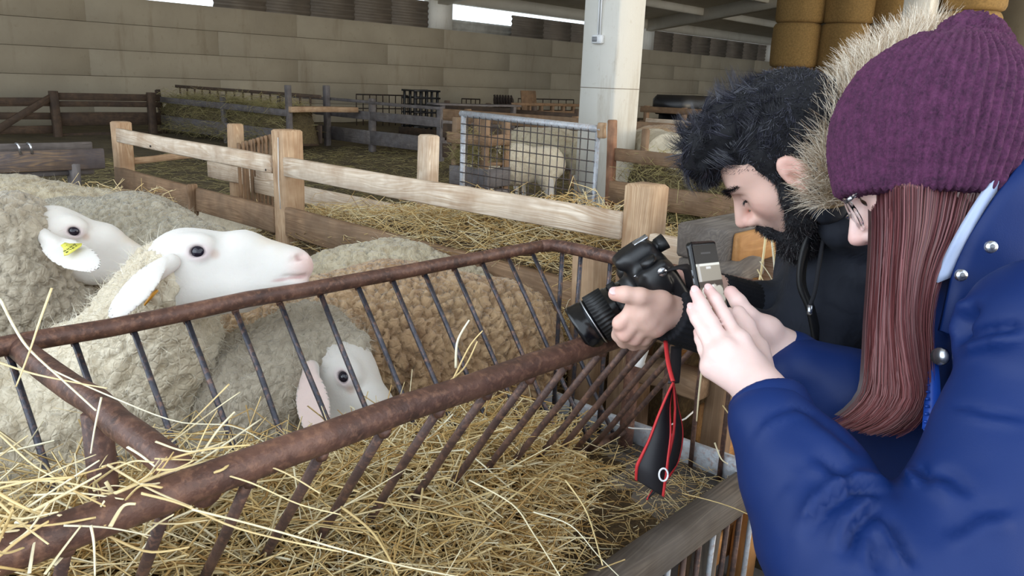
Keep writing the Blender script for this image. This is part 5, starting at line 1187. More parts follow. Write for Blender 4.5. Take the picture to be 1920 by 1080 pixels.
# coat: sleeves, body panel, standing collar
lo, hi = np.array([.25, -.75, .55]), np.array([1.45, .55, 1.55])
def coat(s):
    wom_body(s, .034, False)
    s.chain([pd(1450, 795, .915), pd(1512, 900, .88), pd(1562, 1010, .84), pd(1620, 1130, .80)], [.050, .070, .078, .085], .010); s.chain([pd(1620, 1130, .80), pd(1805, 1045, .80), pd(1892, 880, .82), pd(1985, 690, .84)], [.085, .084, .085, .088], .010)
    s.cone(pd(1900, 640, 1.0), .075, pd(1905, 1000, 1.02), .10, .02); s.cone(pd(1880, 560, 1.02), .05, pd(1870, 700, 1.04), .07, .03)
    s.chain([pd(1500, 700, 1.10), pd(1600, 755, 1.09), pd(1700, 810, 1.09)], [.048, .062, .075], .03)
    s.cone(w_ch, .155, w_hip+np.array([0, 0, -.08]), .19, .03)
CRS = [([(1676, 923), (1600, 915), (1545, 950), (1513, 1000)], 8, .010, .95), ([(1655, 940), (1600, 990), (1587, 1040)], 9, .011, .95), ([(1657, 960), (1685, 1015), (1710, 1065)], 8, .009, .95), ([(1718, 872), (1738, 905)], 7, .010, .95), ([(1747, 883), (1785, 895), (1815, 930)], 12, .006, .95),
       ([(1455, 935), (1497, 880), (1573, 845)], 4, .0022, .97), ([(1410, 815), (1440, 780), (1490, 765), (1535, 775)], 5, .004, .97), ([(1830, 573), (1805, 600), (1795, 640)], 9, .012, 1.05), ([(1793, 640), (1850, 622), (1920, 612)], 8, .009, 1.0), ([(1780, 757), (1850, 775), (1925, 785)], 5, .004, 1.1), ([(1640, 1000), (1640, 1080)], 10, .006, .95), ([(1530, 850), (1575, 890), (1600, 900)], 9, .005, .95), ([(1760, 1010), (1830, 960), (1900, 950)], 14, .005, .95), ([(1500, 760), (1560, 800), (1620, 850)], 12, .004, .93)]
coat_o = cloth_piece('coat', coat, lo, hi, .0062, 'navy_shell', woman, 2, None, .0035, 6, (), CRS)
ccuf = cloth_piece('cuff', lambda s: (s.cone(pd(1437, 748, .94), .046, pd(1452, 790, .92), .049, 0), s.box(pd(1437, 748, .94)-unit(pd(1452, 790, .92)-pd(1437, 748, .94))*.052, (.05, .1, .1), np.stack(basis(pd(1452, 790, .92)-pd(1437, 748, .94)), 1), .004, .006, 'sub')), pd(1440, 765, .93)-.12, pd(1440, 765, .93)+.12, .004, 'navy_shell', woman)
cloth_piece('cuff', lambda s: s.cone(pd(1484, 678, 1.12), .044, pd(1520, 706, 1.11), .047, 0), pd(1500, 690, 1.11)-.1, pd(1500, 690, 1.11)+.1, .004, 'navy_shell', woman)
# open collar / hood panel with grey lining along its edge
cedge = smoothpath([pd(1925, 290, .93), pd(1880, 350, .925), pd(1830, 430, .93), pd(1795, 500, .945), pd(1775, 560, .95), pd(1765, 620, .955)], 20)
def panel(name, edge, off0, off1, mat, par, th=.004, n=6, wave=.004):
    b = MB(); k = len(edge); V = []
    for z in (0, 1):
        for j in range(n):
            t = j/(n-1); o_ = np.asarray(off0)*t+np.asarray(off1)*t*t
            V += [p+o_+CF*th*z+pxl(0, 0, -1)*wave*math.sin(i*.5+t*3) for i, p in enumerate(edge)]
    Q = []; m_ = n*k
    for j in range(n-1):
        for i in range(k-1): a = j*k+i; Q += [(a, a+1, a+k+1, a+k), (m_+a, m_+a+k, m_+a+k+1, m_+a+1)]
    for i in range(k-1): Q += [(i, m_+i, m_+i+1, i+1), ((n-1)*k+i, (n-1)*k+i+1, m_+(n-1)*k+i+1, m_+(n-1)*k+i)]
    b.add(V, Q); return b.build(name, mat, par)
panel('collar', cedge, pxl(.10, -.03, -.02), pxl(.03, -.07, .05), MT['navy_shell'], woman, .008, 8)
lin_e = cedge[:14]; ribbon('lining', lin_e+pxl(-.006, .002, .006), pxl(.012, .004, .004), .003, MT['grey_jersey'], woman)
for (qx, qy, dd, nm) in ((1857, 463, .905, 'snap'), (1801, 516, .93, 'snap')):
    c = pd(qx, qy, dd); sn = tube(nm, [c, c+pxl(0, 0, -.004)], [.0075, .0065], MT['silver'], woman, 16); tube('snap_centre', [c+pxl(0, 0, -.004), c+pxl(0, 0, -.0065)], [.003, .0022], MT['grey_plastic'], sn, 10)
c = pd(1764, 668, .945); tube('button', [c, c+pxl(-.004, 0, -.003)], [.011, .010], MT['silver'], woman, 16)
zp = smoothpath([pd(1737, 640, .98), pd(1745, 690, .96), pd(1748, 740, .945), pd(1744, 805, .93)], 16); ribbon('zip_tape', zp, pxl(.008, .0, -.003), .002, MT['zip_blue'], woman)
for i in range(15): c = zp[0]*(1-i/14)+zp[-1]*i/14+(zp[7]-(zp[0]+zp[-1])/2)*math.sin(math.pi*i/14); tube('zip_tooth', [c+pxl(-.009, 0, -.002), c+pxl(-.004, 0, -.003)], .0015, MT['zip_blue'], woman, 5)
# knitted hat
hc = pd(1752, 255, 1.03); HU = unit(pxl(.18, .97, .12)); HR = frame(pxl(-1, .0, .2), HU)
def hat(s):
    s.ell(hc, (.116, .102, .118), HR, 0); s.ell(WL(-.008, 0, .05), (.106, .083, .096), WR_, .03); s.cone(pd(1752, 335, 1.03), .104, pd(1762, 250, 1.03), .110, .04); s.cone(pd(1780, 180, 1.03), .085, pd(1808, 78, 1.04), .034, .05); s.cone(pd(1712, 340, 1.03), .082, pd(1720, 300, 1.03), .085, .03); s.cone(pd(1830, 150, 1.04), .06, pd(1840, 90, 1.04), .03, .04)
    n_ = unit(pxl(.03, 1, -.03)); s.box(pd(1715, 368, 1.03)-n_*.15, (.15, .4, .4), np.stack(basis(n_, (1, 0, 0)), 1), .003, .006, 'sub')
s = SDF(hc-.2, hc+.22, .0034); hat(s); V, Q = s.mesh(2); N = normals(V, Q)
ax = HU; a_ = basis(ax); rel = V-(hc+pxl(.0, 0, 0)); hgt = rel@ax; cen = np.clip((hgt-.02)/.13, 0, 1)[:, None]*(pd(1806, 82, 1.04)-hc-ax*((pd(1806, 82, 1.04)-hc)@ax)); rel = rel-cen
ang = np.arctan2(rel@a_[2], rel@a_[1]); V = V+N*(.0026*np.cos(ang*62+.4*fbm(V*25, 3))+.0011*fbm(V*160, 5, 2))[:, None]
link('knit_hat', mesh_np('knit_hat', V, Q), MT['purple_knit'], woman)
# long auburn hair
def hair_sheet():
    L = [(1660, 350, 1.0), (1662, 430, .975), (1658, 520, .96), (1652, 610, .955), (1648, 690, .95), (1640, 745, .945), (1604, 785, .945), (1556, 808, .95)]
    M_ = [(1700, 350, .935), (1700, 430, .925), (1692, 520, .92), (1690, 610, .92), (1702, 690, .92), (1710, 750, .92), (1676, 795, .925), (1612, 822, .935)]
    R__ = [(1835, 350, .955), (1810, 430, .95), (1770, 510, .955), (1752, 590, .96), (1752, 665, .96), (1752, 735, .96), (1726, 795, .955), (1672, 826, .95)]
    Z = [smoothpath([pd(*p) for p in X], 18) for X in (L, M_, R__)]
    def at(u):
        if u < .5: a, c_, t = Z[0], Z[1], u*2
        else: a, c_, t = Z[1], Z[2], (u-.5)*2
        t2 = math.sin(t*math.pi/2) if u < .5 else 1-math.cos(t*math.pi/2)
        return a*(1-t2)+c_*t2
    r = np.random.default_rng(77); b = MB()
    for i in range(4200):
        u = r.random(); lay = r.random(); P = at(u)+CF*(lay*.035)+r.normal(0, .0016, 3); k0, k1 = 0, int(18-abs(r.normal(0, 2.2)) if r.random() < .8 else 9+r.integers(8)); k1 = max(8, min(18, k1)); P = P[k0:k1]
        ph = r.uniform(0, 6.28); am = r.uniform(.0005, .0028); tt = np.linspace(0, 1, len(P)); P = P+np.outer(np.sin(tt*r.uniform(4, 9)+ph)*am*tt, CR)+np.outer(np.cos(tt*6+ph)*am*tt, CF)
        wd = r.uniform(.0004, .0008)*np.linspace(1.1, .4, len(P)); W = np.outer(wd, unit(CR+r.normal(0, .5, 3))); k = len(P)
        V = np.stack([P-W, P+W], 1).reshape(-1, 3); Q = [(2*j, 2*j+1, 2*j+3, 2*j+2) for j in range(k-1)]
        t = r.random(); c = np.array(lin((66, 34, 40)))*(1-t)+np.array(lin((132, 76, 78)))*t; rt = np.linspace(0, 1, 2*k)[:, None]; b.add(V, Q, None, c*(1-rt*.35)+np.array(lin((170, 100, 92)))*rt*.35)
    under = MB(); us = np.linspace(0, 1, 14); G = np.stack([at(u)+CF*.03 for u in us])[:, :16]; m_, k = G.shape[:2]; V = np.concatenate([G.reshape(-1, 3), (G+CF*.02).reshape(-1, 3)]); I = np.arange(m_*k).reshape(m_, k); q = np.stack([I[:-1, :-1], I[1:, :-1], I[1:, 1:], I[:-1, 1:]], -1).reshape(-1, 4); under.add(V, np.vstack([q, q[:, ::-1]+m_*k]), None, lin((52, 26, 30)))
    o = under.build('long_hair', MT['hair_strand'], woman, True, True); o['label'] = 'long straight auburn hair'
    st = b.build('strands', MT['hair_strand'], o, True, True); st['kind'] = 'stuff'
hair_sheet()
# glasses
gl = empty('eyeglasses', tuple(WL(.11, 0, .0)), 'clear framed eyeglasses worn by the woman in the purple hat', 'glasses')
def rim(cy):
    pts = []
    for i in range(28):
        a = i/28*2*math.pi; ca, sa = math.cos(a), math.sin(a); x = .1165-.010*abs(cy+ca*.026)/.06
        pts.append(WL(x-.004*sa*0, cy+.0265*np.sign(ca)*abs(ca)**.7, .000+.0225*np.sign(sa)*abs(sa)**.75))
    return np.array(pts+pts[:2])
for y in (-1, 1):
    R1 = rim(y*.034); tube('rim', R1[:-1], .0026, MT['clear_frame'], gl, 8); b = MB(); cpt = R1[:28].mean(0); b.add(np.vstack([R1[:28], cpt]), None, [(28, i, (i+1) % 28) for i in range(28)]); b.build('lens', MT['lens_glass'], gl, False)
    tube('temple_arm', smoothpath([WL(.110, y*.063, .012), WL(.10, y*.069, .012), WL(.03, y*.080, .014), WL(-.02, y*.082, .005)], 10), .0024, MT['clear_frame'], gl, 8)
    tube('hinge', [WL(.109, y*.064, .012), WL(.100, y*.0695, .012)], .0032, MT['silver'], gl, 8)
tube('bridge', [WL(.1165, -.009, .006), WL(.121, 0, .009), WL(.1165, .009, .006)], .0026, MT['clear_frame'], gl, 8)
cloth_piece('trousers', lambda s: (wom_legs(s, .015), s.ell(w_hip, (.16, .16, .14), None, .05)), (.5, -.8, .04), (1.4, .1, 1.0), .016, 'dark_denim', woman)
for ft in feet_w: cloth_piece('shoe', lambda s: (s.cone(ft+np.array([.03, -.04, .042]), .04, ft+np.array([-.06, .15, .032]), .033, .02), s.cone(ft+np.array([.02, -.03, .05]), .042, ft+np.array([.02, -.03, .10]), .046, .02), s.box(ft+np.array([0, 0, -.1]), (.5, .5, .1), None, .001, .001, 'sub')), ft+np.array([-.25, -.25, -.01]), ft+np.array([.25, .3, .2]), .01, 'black_rubber', woman)
# ------------------------------------------------------------------ camera and phone
cR = frame(pxl(-.84, -.54, .10), pxl(-.42, .84, -.25)); cT = pd(1228, 522, 1.305)
K = lambda x, y, z: cR@np.array([x, y, z])+cT
kc = empty('reflex_camera', tuple(cT), 'black single lens reflex camera with zoom lens in the man\'s hands', 'camera')
def body_sdf(s):
    e = lambda c, r, k=.012, op='add': s.ell(K(*c), r, cR, k, op)
    s.box(K(0, 0, -.008), (.032, .070, .045), cR, .014, 0)
    s.box(K(.004, 0, .045), (.030, .030, .022), cR, .016, .014); s.box(K(.014, 0, .056), (.030, .022, .010), cR, .008, .012)
    s.box(K(.018, -.054, -.008), (.030, .018, .042), cR, .014, .012); s.cone(K(.030, 0, -.006), .038, K(.044, 0, -.006), .036, .012)
    s.box(K(-.002, .062, .030), (.022, .012, .012), cR, .008, .008)
    e((.004, .074, .010), (.020, .006, .022), .006); s.ell(K(-.036, 0, .047), (.010, .018, .010), cR, .006)
s = SDF(cT-.15, cT+.15, .0028); body_sdf(s); V, Q = s.mesh(2); link('camera_body', mesh_np('camera_body', V, Q), MT['black_plastic'], kc)
def lathe(name, prof, mat, par, n=48, ribs_=0, amp=0.0, yc=0, zc=-.006):
    V = []; 
    for (x, r) in prof:
        for j in range(n):
            a = 2*math.pi*j/n; rr_ = r+(amp*(1 if (j*ribs_*2//n) % 2 else 0) if ribs_ else 0); V.append(K(x, yc+rr_*math.cos(a), zc+rr_*math.sin(a)))
    Q = [(i*n+j, (i+1)*n+j, (i+1)*n+(j+1) % n, i*n+(j+1) % n) for i in range(len(prof)-1) for j in range(n)]
    b = MB(); b.add(V, Q); return b.build(name, mat, par, ribs_ == 0)
lathe('lens_barrel', [(.040, .0), (.040, .034), (.060, .035), (.062, .037), (.080, .037), (.081, .0385), (.128, .0395), (.129, .041), (.142, .042), (.146, .043), (.152, .043), (.152, .038), (.140, .036), (.128, .034)], MT['gloss_black'], kc)
lathe('zoom_ring', [(.086, .038), (.086, .0405), (.118, .0415), (.118, .038)], MT['black_rubber'], kc, 144, 36, .0018)
lathe('focus_ring', [(.060, .036), (.060, .0385), (.074, .0385), (.074, .036)], MT['black_rubber'], kc, 96, 24, .001)
lathe('trim_ring', [(.1215, .039), (.1215, .0425), (.1235, .0425), (.1235, .039)], MT['silver'], kc)
lathe('front_glass', [(.128, .034), (.132, .025), (.134, .012), (.1345, .0001)], MT['camera_glass'], kc)
V, Q = rbox_np(.026, .020, .004, .001); b = MB(); b.add(np.array([K(-.012+x, y, .0685+z) for x, y, z in V]), Q); b.build('hot_shoe', MT['silver'], kc, False)
tube('mode_dial', [K(-.002, .050, .040), K(-.002, .050, .052)], [.014, .013], MT['black_plastic'], kc, 24); tube('shutter_dial', [K(.01, -.05, .036), K(.012, -.05, .046)], .009, MT['black_plastic'], kc, 16)
tube('eyecup', [K(-.030, 0, .045), K(-.046, 0, .045)], [.017, .019], MT['black_rubber'], kc, 16, .7)
V, Q = rbox_np(.026, .004, .046, .0015); b = MB(); b.add(np.array([K(.006+x, .071+y, -.022+z) for x, y, z in V]), Q); b.build('port_cover', MT['black_rubber'], kc, False)
tube('strap_lug', [K(-.01, .074, .030), K(-.01, .080, .030)], .007, MT['silver'], kc, 12)
glyph_rows(['T'], K(.028, .0385, .035), -cR[:, 0], cR[:, 2], .0016, cR[:, 1]*.0006, MT['print_white'], kc, 'marking'); 
for i_ in range(4): glyph_rows(['28'], K(.058-i_*.0, .0375*math.cos(.5+i_*.22), -.006+.0375*math.sin(.5+i_*.22)), -cR[:, 0], unit(np.cross(cR[:, 1], cR[:, 0])) if False else cR[:, 2], .0007, cR[:, 1]*.0012, MT['print_white'], kc, 'marking') if False else None
# strap: falls from the camera to a loop hanging in front of the tray
stp = empty('camera_strap', tuple(pd(1240, 800, 1.17)), 'black camera strap with red edges and white ring print hanging below the camera', 'strap')
def banded(pts, wv, name):
    P = smoothpath(pts, 26); W = np.array([np.interp(np.linspace(0, 1, 26), np.linspace(0, 1, len(wv)), [w_[i] for w_ in wv]) for i in range(3)]).T
    ribbon(name, P, W, .0012, MT['strap_black'], stp)
    for e in (-1, 1): ribbon('red_edge', P+W*e*1.06, W*.10, .0016, MT['red_trim'], stp)
dS = 1.15
banded([pd(1262, 715, dS), pd(1247, 765, dS-.01), pd(1237, 820, dS-.02), pd(1222, 880, dS-.02), pd(1218, 915, dS-.01)], [pxl(.002, .0, .012), pxl(.008, .002, .010), pxl(.015, .003, .004), pxl(.020, -.006, .002), pxl(.018, -.011, 0)], 'strap_band')
banded([pd(1262, 715, dS+.01), pd(1268, 765, dS+.015), pd(1270, 820, dS+.02), pd(1255, 880, dS+.02), pd(1228, 922, dS-.005)], [pxl(.002, .0, .012), pxl(.004, .0, .012), pxl(.009, .003, .010), pxl(.012, .006, .006), pxl(.010, .010, .0)], 'strap_band')
tube('strap_lead', smoothpath([pd(1248, 640, 1.24), pd(1253, 680, 1.18), pd(1262, 715, dS)], 10), .0035, MT['red_trim'], stp, 6, .5)
ribbon('strap_lead_band', smoothpath([pd(1268, 650, 1.24), pd(1266, 690, 1.19), pd(1263, 718, dS+.003)], 10), pxl(.009, 0, .004), .0012, MT['strap_black'], stp)
cen = pd(1244, 890, dS-.034); ring = np.array([cen+pxl(.0062*math.cos(a), .0088*math.sin(a), 0) for a in np.linspace(0, 2*math.pi, 25)]); tube('ring_print', ring, .0014, MT['print_white'], stp, 6)
kl = smoothpath([K(-.01, .078, .03), pd(1283, 500, 1.235), pd(1292, 520, 1.25), pd(1296, 548, 1.27), pd(1285, 575, 1.26)], 14); ribbon('neck_band', kl, pxl(.007, .004, .006), .0012, MT['strap_black'], stp)
# phone
n_ = unit(pxl(.70, .16, -.68)); pu = unit(pxl(-.17, .97, .06)); pu = unit(pu-n_*(pu@n_)); pwv = np.cross(pu, n_); pc_ = pd(1331, 548, 1.115)
PH = lambda x, y, z: pc_+pwv*x+pu*y+n_*z
ph = empty('smartphone', tuple(pc_), 'black smartphone showing the sheep on its screen in the woman\'s hands', 'phone')
s = SDF(pc_-.1, pc_+.1, .0016); s.box(pc_, (.036, .073, .0046), np.stack([pwv, pu, n_], 1), .0045, 0)
V, Q = s.mesh(1); loc = (V-pc_)@np.stack([pwv, pu, n_], 1)
# round the four corners of the outline
cx_, cy_ = np.abs(loc[:, 0])-(.036-.010), np.abs(loc[:, 1])-(.073-.010); cm = (cx_ > 0) & (cy_ > 0); rr_ = np.sqrt(cx_**2+cy_**2); sc_ = np.where(cm & (rr_ > .0100), .0100/np.maximum(rr_, 1e-6), 1)
loc2 = loc.copy(); loc2[:, 0] = np.where(cm, np.sign(loc[:, 0])*(.026+cx_*sc_), loc[:, 0]); loc2[:, 1] = np.where(cm, np.sign(loc[:, 1])*(.063+cy_*sc_), loc[:, 1])
link('phone_body', mesh_np('phone_body', loc2@np.stack([pwv, pu, n_], 1).T+pc_, Q), MT['gloss_black'], ph)
gx, gy = 60, 120; X, Y = np.meshgrid(np.linspace(-.032, .032, gx), np.linspace(-.067, .067, gy), indexing='ij'); V = np.array([PH(x, y, .0048) for x, y in zip(X.ravel(), Y.ravel())])
u_, v_ = (X.ravel()+.032)/.064, (Y.ravel()+.067)/.134; C = np.tile(np.array(lin((22, 22, 24))), (gx*gy, 1))
def put(mask, c): C[mask] = lin(c)
pic = (v_ > .20) & (v_ < .80); put(pic, (96, 84, 66)); put(pic & (v_ > .62), (150, 142, 128)); put(pic & (v_ > .775), (226, 224, 214)); put(pic & (u_ > .05) & (u_ < .14) & (v_ > .56), (188, 184, 178)); put(pic & (v_ < .62) & (v_ > .56), (66, 54, 44)); put((v_ > .745) & (v_ < .77) & (abs(u_-.5) < .1), (214, 212, 208))
for (a, c_, r1, r2) in ((.14, .50, .09, .05), (.36, .49, .12, .075), (.42, .42, .14, .06), (.62, .53, .1, .05), (.80, .50, .16, .06), (.86, .42, .14, .04), (.25, .38, .16, .05), (.6, .40, .12, .05)): put(pic & (((u_-a)/r1)**2+((v_-c_)/r2)**2 < 1), (196, 190, 176))
for (a, c_) in ((.33, .535), (.55, .55), (.16, .525)): put(pic & (((u_-a)/.05)**2+((v_-c_)/.03)**2 < 1), (232, 230, 226))
put((v_ > .905) & (v_ < .918) & (abs(u_-.5) < .2), (70, 70, 72)); put((v_ < .11) & (((u_-.5)*.064)**2+((v_-.08)*.134)**2 < .0045**2), (236, 236, 236))
I = np.arange(gx*gy).reshape(gx, gy); Q = np.stack([I[:-1, :-1], I[1:, :-1], I[1:, 1:], I[:-1, 1:]], -1).reshape(-1, 4); b = MB(); b.add(V, Q, None, C); b.build('screen', MT['screen'], ph, False, True)
for yy in (.030, .018): tube('side_button', [PH(-.0362, yy-.004, 0), PH(-.0362, yy+.004, 0)], .0012, MT['grey_plastic'], ph, 6)
# ------------------------------------------------------------------ straw and hay
def straws(P, D, L, rad, r, bend=.35, col=None):
    """bent three-sided stalks; P centre, D direction, all arrays"""
    n = len(P); D = D/np.linalg.norm(D, axis=1)[:, None]; A = np.cross(D, r.normal(0, 1, (n, 3))); A /= np.linalg.norm(A, axis=1)[:, None]; B = np.cross(D, A)
    Bn = r.normal(0, bend, (n, 3)); rings = []
    for t in (-1, -.15, 1):
        c = P+D*(L*.5*t)[:, None]+(A*Bn[:, :1]+B*Bn[:, 1:2])*(L*(1-t*t if abs(t) < 1 else 0))[:, None]*.35
        rr_ = rad*(1 if t < 1 else .6)
        for k in range(3):
            a = k*2.094; rings.append(c+(A*math.cos(a)+B*math.sin(a)*.55)*rr_[:, None])
    V = np.stack(rings, 1).reshape(-1, 3); q = np.array([(i*3+k, i*3+(k+1) % 3, i*3+3+(k+1) % 3, i*3+3+k) for i in range(2) for k in range(3)])
    Q = (q[None]+np.arange(n)[:, None, None]*9).reshape(-1, 4); c = (r.beta(2.0, 1.7, n) if col is None else col); return V, Q, np.repeat(np.stack([c, c, c], 1), 9, 0)
def scatter(name, n, fn, mat, label, cat, seed, Lr=(.06, .22), rad=(.0010, .0022), tilt=.25, base=None, group=None):
    r = np.random.default_rng(seed); P = fn(r, n); a = r.uniform(0, 6.283, n); D = np.stack([np.cos(a), np.sin(a), r.normal(0, tilt, n)], 1)
    L = r.uniform(*Lr, n)*r.uniform(.6, 1.1, n); b = MB(); b.add(*(lambda v, q, c: (v, q, None, c))(*straws(P, D, L, r.uniform(*rad, n), r)))
    o = b.build(name, MT[mat], None, False, True); tag(o, label, cat, group, 'stuff'); return o
xb = lambda Y: np.interp(Y, [.74, .85, .95, 1.1, 1.3], [.84, 1.08, 1.32, 1.50, 1.58])
def rack_z(X, Y):
    h_ = np.interp(X, [-.8, 0, .35, .6, .9, 1.15, 1.35, 1.5, 1.62], [.99, .95, .88, .825, .79, .75, .69, .635, .605])
    h_ = .6+(h_-.6)*np.clip((xb(Y)-X)/.25+.15, 0, 1); prof = np.interp(Y, [.74, .80, .92, 1.04, 1.2, 1.38], [.30, .55, .92, 1.0, .80, .30]); return .603+(h_-.6)*prof+.012*noise2(X*3, Y*3, 9)
mound = sheet('straw_mound', RX0+.02, RX1-.05, .765, 1.375, rack_z, .03, MT['straw_bed'], None, 'stuff', .602); tag(mound, 'packed straw filling the bottom of the rusty hay rack', 'straw')
def in_rack(r, n):
    X = r.uniform(-.25, 1.60, n); X = np.where(r.random(n) < .3, r.uniform(.2, 1.3, n), X); Y = r.uniform(.765, 1.37, n); X = np.where(X > xb(Y)+r.normal(0, .06, n), xb(Y)-np.abs(r.normal(.25, .3, n)), X); return np.stack([X, Y, rack_z(X, Y)+r.exponential(.016, n)+.002], 1)
scatter('loose_straw', 11000, in_rack, 'straw', 'loose golden straw lying in the V of the rusty hay rack', 'straw', 51, (.05, .26), (.0011, .0026), .22)
def wisps(r, n):
    X = r.uniform(-.2, 1.1, n); Y = r.uniform(.72, 1.32, n); return np.stack([X, Y, rack_z(X, Y)+r.uniform(.02, .12, n)*np.clip((1.2-X), .2, 1)], 1)
scatter('straw_wisps', 1300, wisps, 'straw', 'straw stalks sticking up out of the hay rack', 'straw', 52, (.12, .34), (.0011, .0024), .6)
def on_tray(r, n):
    X = r.uniform(.9, 1.63, n); Y = r.uniform(.74, 1.1, n); return np.stack([X, Y, .603+r.exponential(.004, n)], 1)
scatter('straw_chaff', 900, on_tray, 'straw', 'short straw and chaff scattered on the grey tray', 'straw', 53, (.015, .12), (.0007, .0014), .04)
# heap between the plank fences
def heap_z(X, Y):
    h_ = np.interp(Y, [.9, 1.3, 1.9, 2.35, 3.0, 3.7, 4.4], [.82, .93, .99, .95, .84, .76, .5]); return h_-1.1*(np.abs(X-2.42)/.32)**2*.12+.02*noise2(X*2, Y*2, 14)
tag(sheet('hay_heap', 2.13, 2.66, 1.2, 4.4, heap_z, .05, MT['straw_bed'], None, 'stuff', .1), 'heap of hay packed between the two plank fences', 'hay')
scatter('heap_stalks', 3800, lambda r, n: (lambda X, Y: np.stack([X, Y, heap_z(X, Y)+r.exponential(.02, n)], 1))(r.uniform(2.1, 2.68, n), r.triangular(1.3, 1.7, 4.3, n)), 'straw', 'pale stalks covering the heap between the two plank fences', 'straw', 54, (.10, .32), (.0012, .0024), .3)
# mound in the pen corner below the low board
def corner_z(X, Y): return .24+.46*np.exp(-((X-2.02)/.42)**2-((Y-1.5)/.55)**2)+.015*noise2(X*3, Y*3, 5)
tag(sheet('straw_corner', 1.68, 2.06, 1.42, 2.6, corner_z, .05, MT['straw_bed'], None, 'stuff', .1), 'straw mound in the pen corner between rack end and fence post', 'straw')
scatter('corner_stalks', 3400, lambda r, n: (lambda X, Y: np.stack([X, Y, corner_z(X, Y)+r.exponential(.02, n)+.005], 1))(r.uniform(1.66, 2.06, n), r.triangular(1.42, 1.5, 2.5, n)), 'straw', 'straw stalks on the mound behind the end of the rack', 'straw', 55, (.08, .28), (.0011, .0022), .35)
# hay in the other racks
def bulk(x0, x1, y0, y1, z0, z1, sd): return lambda X, Y: z0+(z1-z0)*(np.clip(1-((X-(x0+x1)/2)/((x1-x0)/2))**2, 0, 1)**.5)*(.85+.3*noise2(X*2, Y*2, sd))
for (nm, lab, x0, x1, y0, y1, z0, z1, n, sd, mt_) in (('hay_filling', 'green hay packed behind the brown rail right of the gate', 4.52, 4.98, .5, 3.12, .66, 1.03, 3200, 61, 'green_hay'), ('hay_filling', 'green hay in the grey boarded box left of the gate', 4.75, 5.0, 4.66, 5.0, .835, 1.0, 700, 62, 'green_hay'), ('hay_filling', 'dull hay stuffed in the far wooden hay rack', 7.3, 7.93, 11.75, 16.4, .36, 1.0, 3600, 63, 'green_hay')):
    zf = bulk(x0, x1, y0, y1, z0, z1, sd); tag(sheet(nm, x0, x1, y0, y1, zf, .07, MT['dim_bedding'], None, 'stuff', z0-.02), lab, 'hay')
    k_ = 1.0 if x0 < 6 else 1.7
    scatter('hay_stalks', n, lambda r, m_: (lambda X, Y: np.stack([X+r.normal(0, .03, m_), Y, np.where(r.random(m_) < .35, r.uniform(z0, z1, m_), zf(X, Y))+r.exponential(.03, m_)], 1))(np.where(r.random(n) < .4, x0+.0*r.random(n), r.uniform(x0, x1, n)), r.uniform(y0, y1, n)), mt_, lab.replace('hay', 'hay stalks', 1), 'hay', sd+20, (.12*k_, .34*k_), (.0014*k_, .0026*k_), .5)
# thin straw on the litter
def on_litter(r, n):
    X = r.uniform(2.7, 9.5, n); Y = r.uniform(2.0, 12, n); return np.stack([X, Y, litter_z(X, Y)+.006], 1)
scatter('litter_stalks', 9000, on_litter, 'green_hay', 'straw stalks strewn over the litter of the farther pens', 'straw', 71, (.08, .3), (.0015, .003), .06)
scatter('pen_stalks', 3000, lambda r, n: (lambda X, Y: np.stack([X, Y, litter_z(X, Y)+.006], 1))(r.uniform(-1.5, 2.1, n), r.uniform(1.46, 5.2, n)), 'straw', 'straw stalks strewn on the litter among the flock', 'straw', 72, (.08, .26), (.0012, .0025), .08)
def aisle_z(X, Y): return .01+.12*np.exp(-((X-1.9)/.4)**2-((Y-.5)/.35)**2)
tag(sheet('aisle_straw', 1.0, 2.24, -.1, .66, aisle_z, .06, MT['straw_bed'], None, 'stuff', 0.0), 'thin trodden straw on the aisle floor beside the rack', 'straw')
scatter('aisle_stalks', 2200, lambda r, n: (lambda X, Y: np.stack([X, Y, aisle_z(X, Y)+.006], 1))(r.uniform(1.0, 2.3, n), r.uniform(-.1, .68, n)), 'straw', 'straw stalks on the aisle floor below the rack sill', 'straw', 73, (.06, .24), (.0012, .0024), .1)
# straw on the back of the farthest sheep
def back4(r, n):
    x = r.uniform(20, 320, n); return np.array([pd(a, 352+abs(a-170)*.05+r.uniform(-8, 26), 3.25+a*.0008) for a in x])
scatter('back_straw', 130, back4, 'straw', 'bits of straw caught on the back of the farthest sheep', 'straw', 74, (.05, .16), (.0012, .0022), .5)
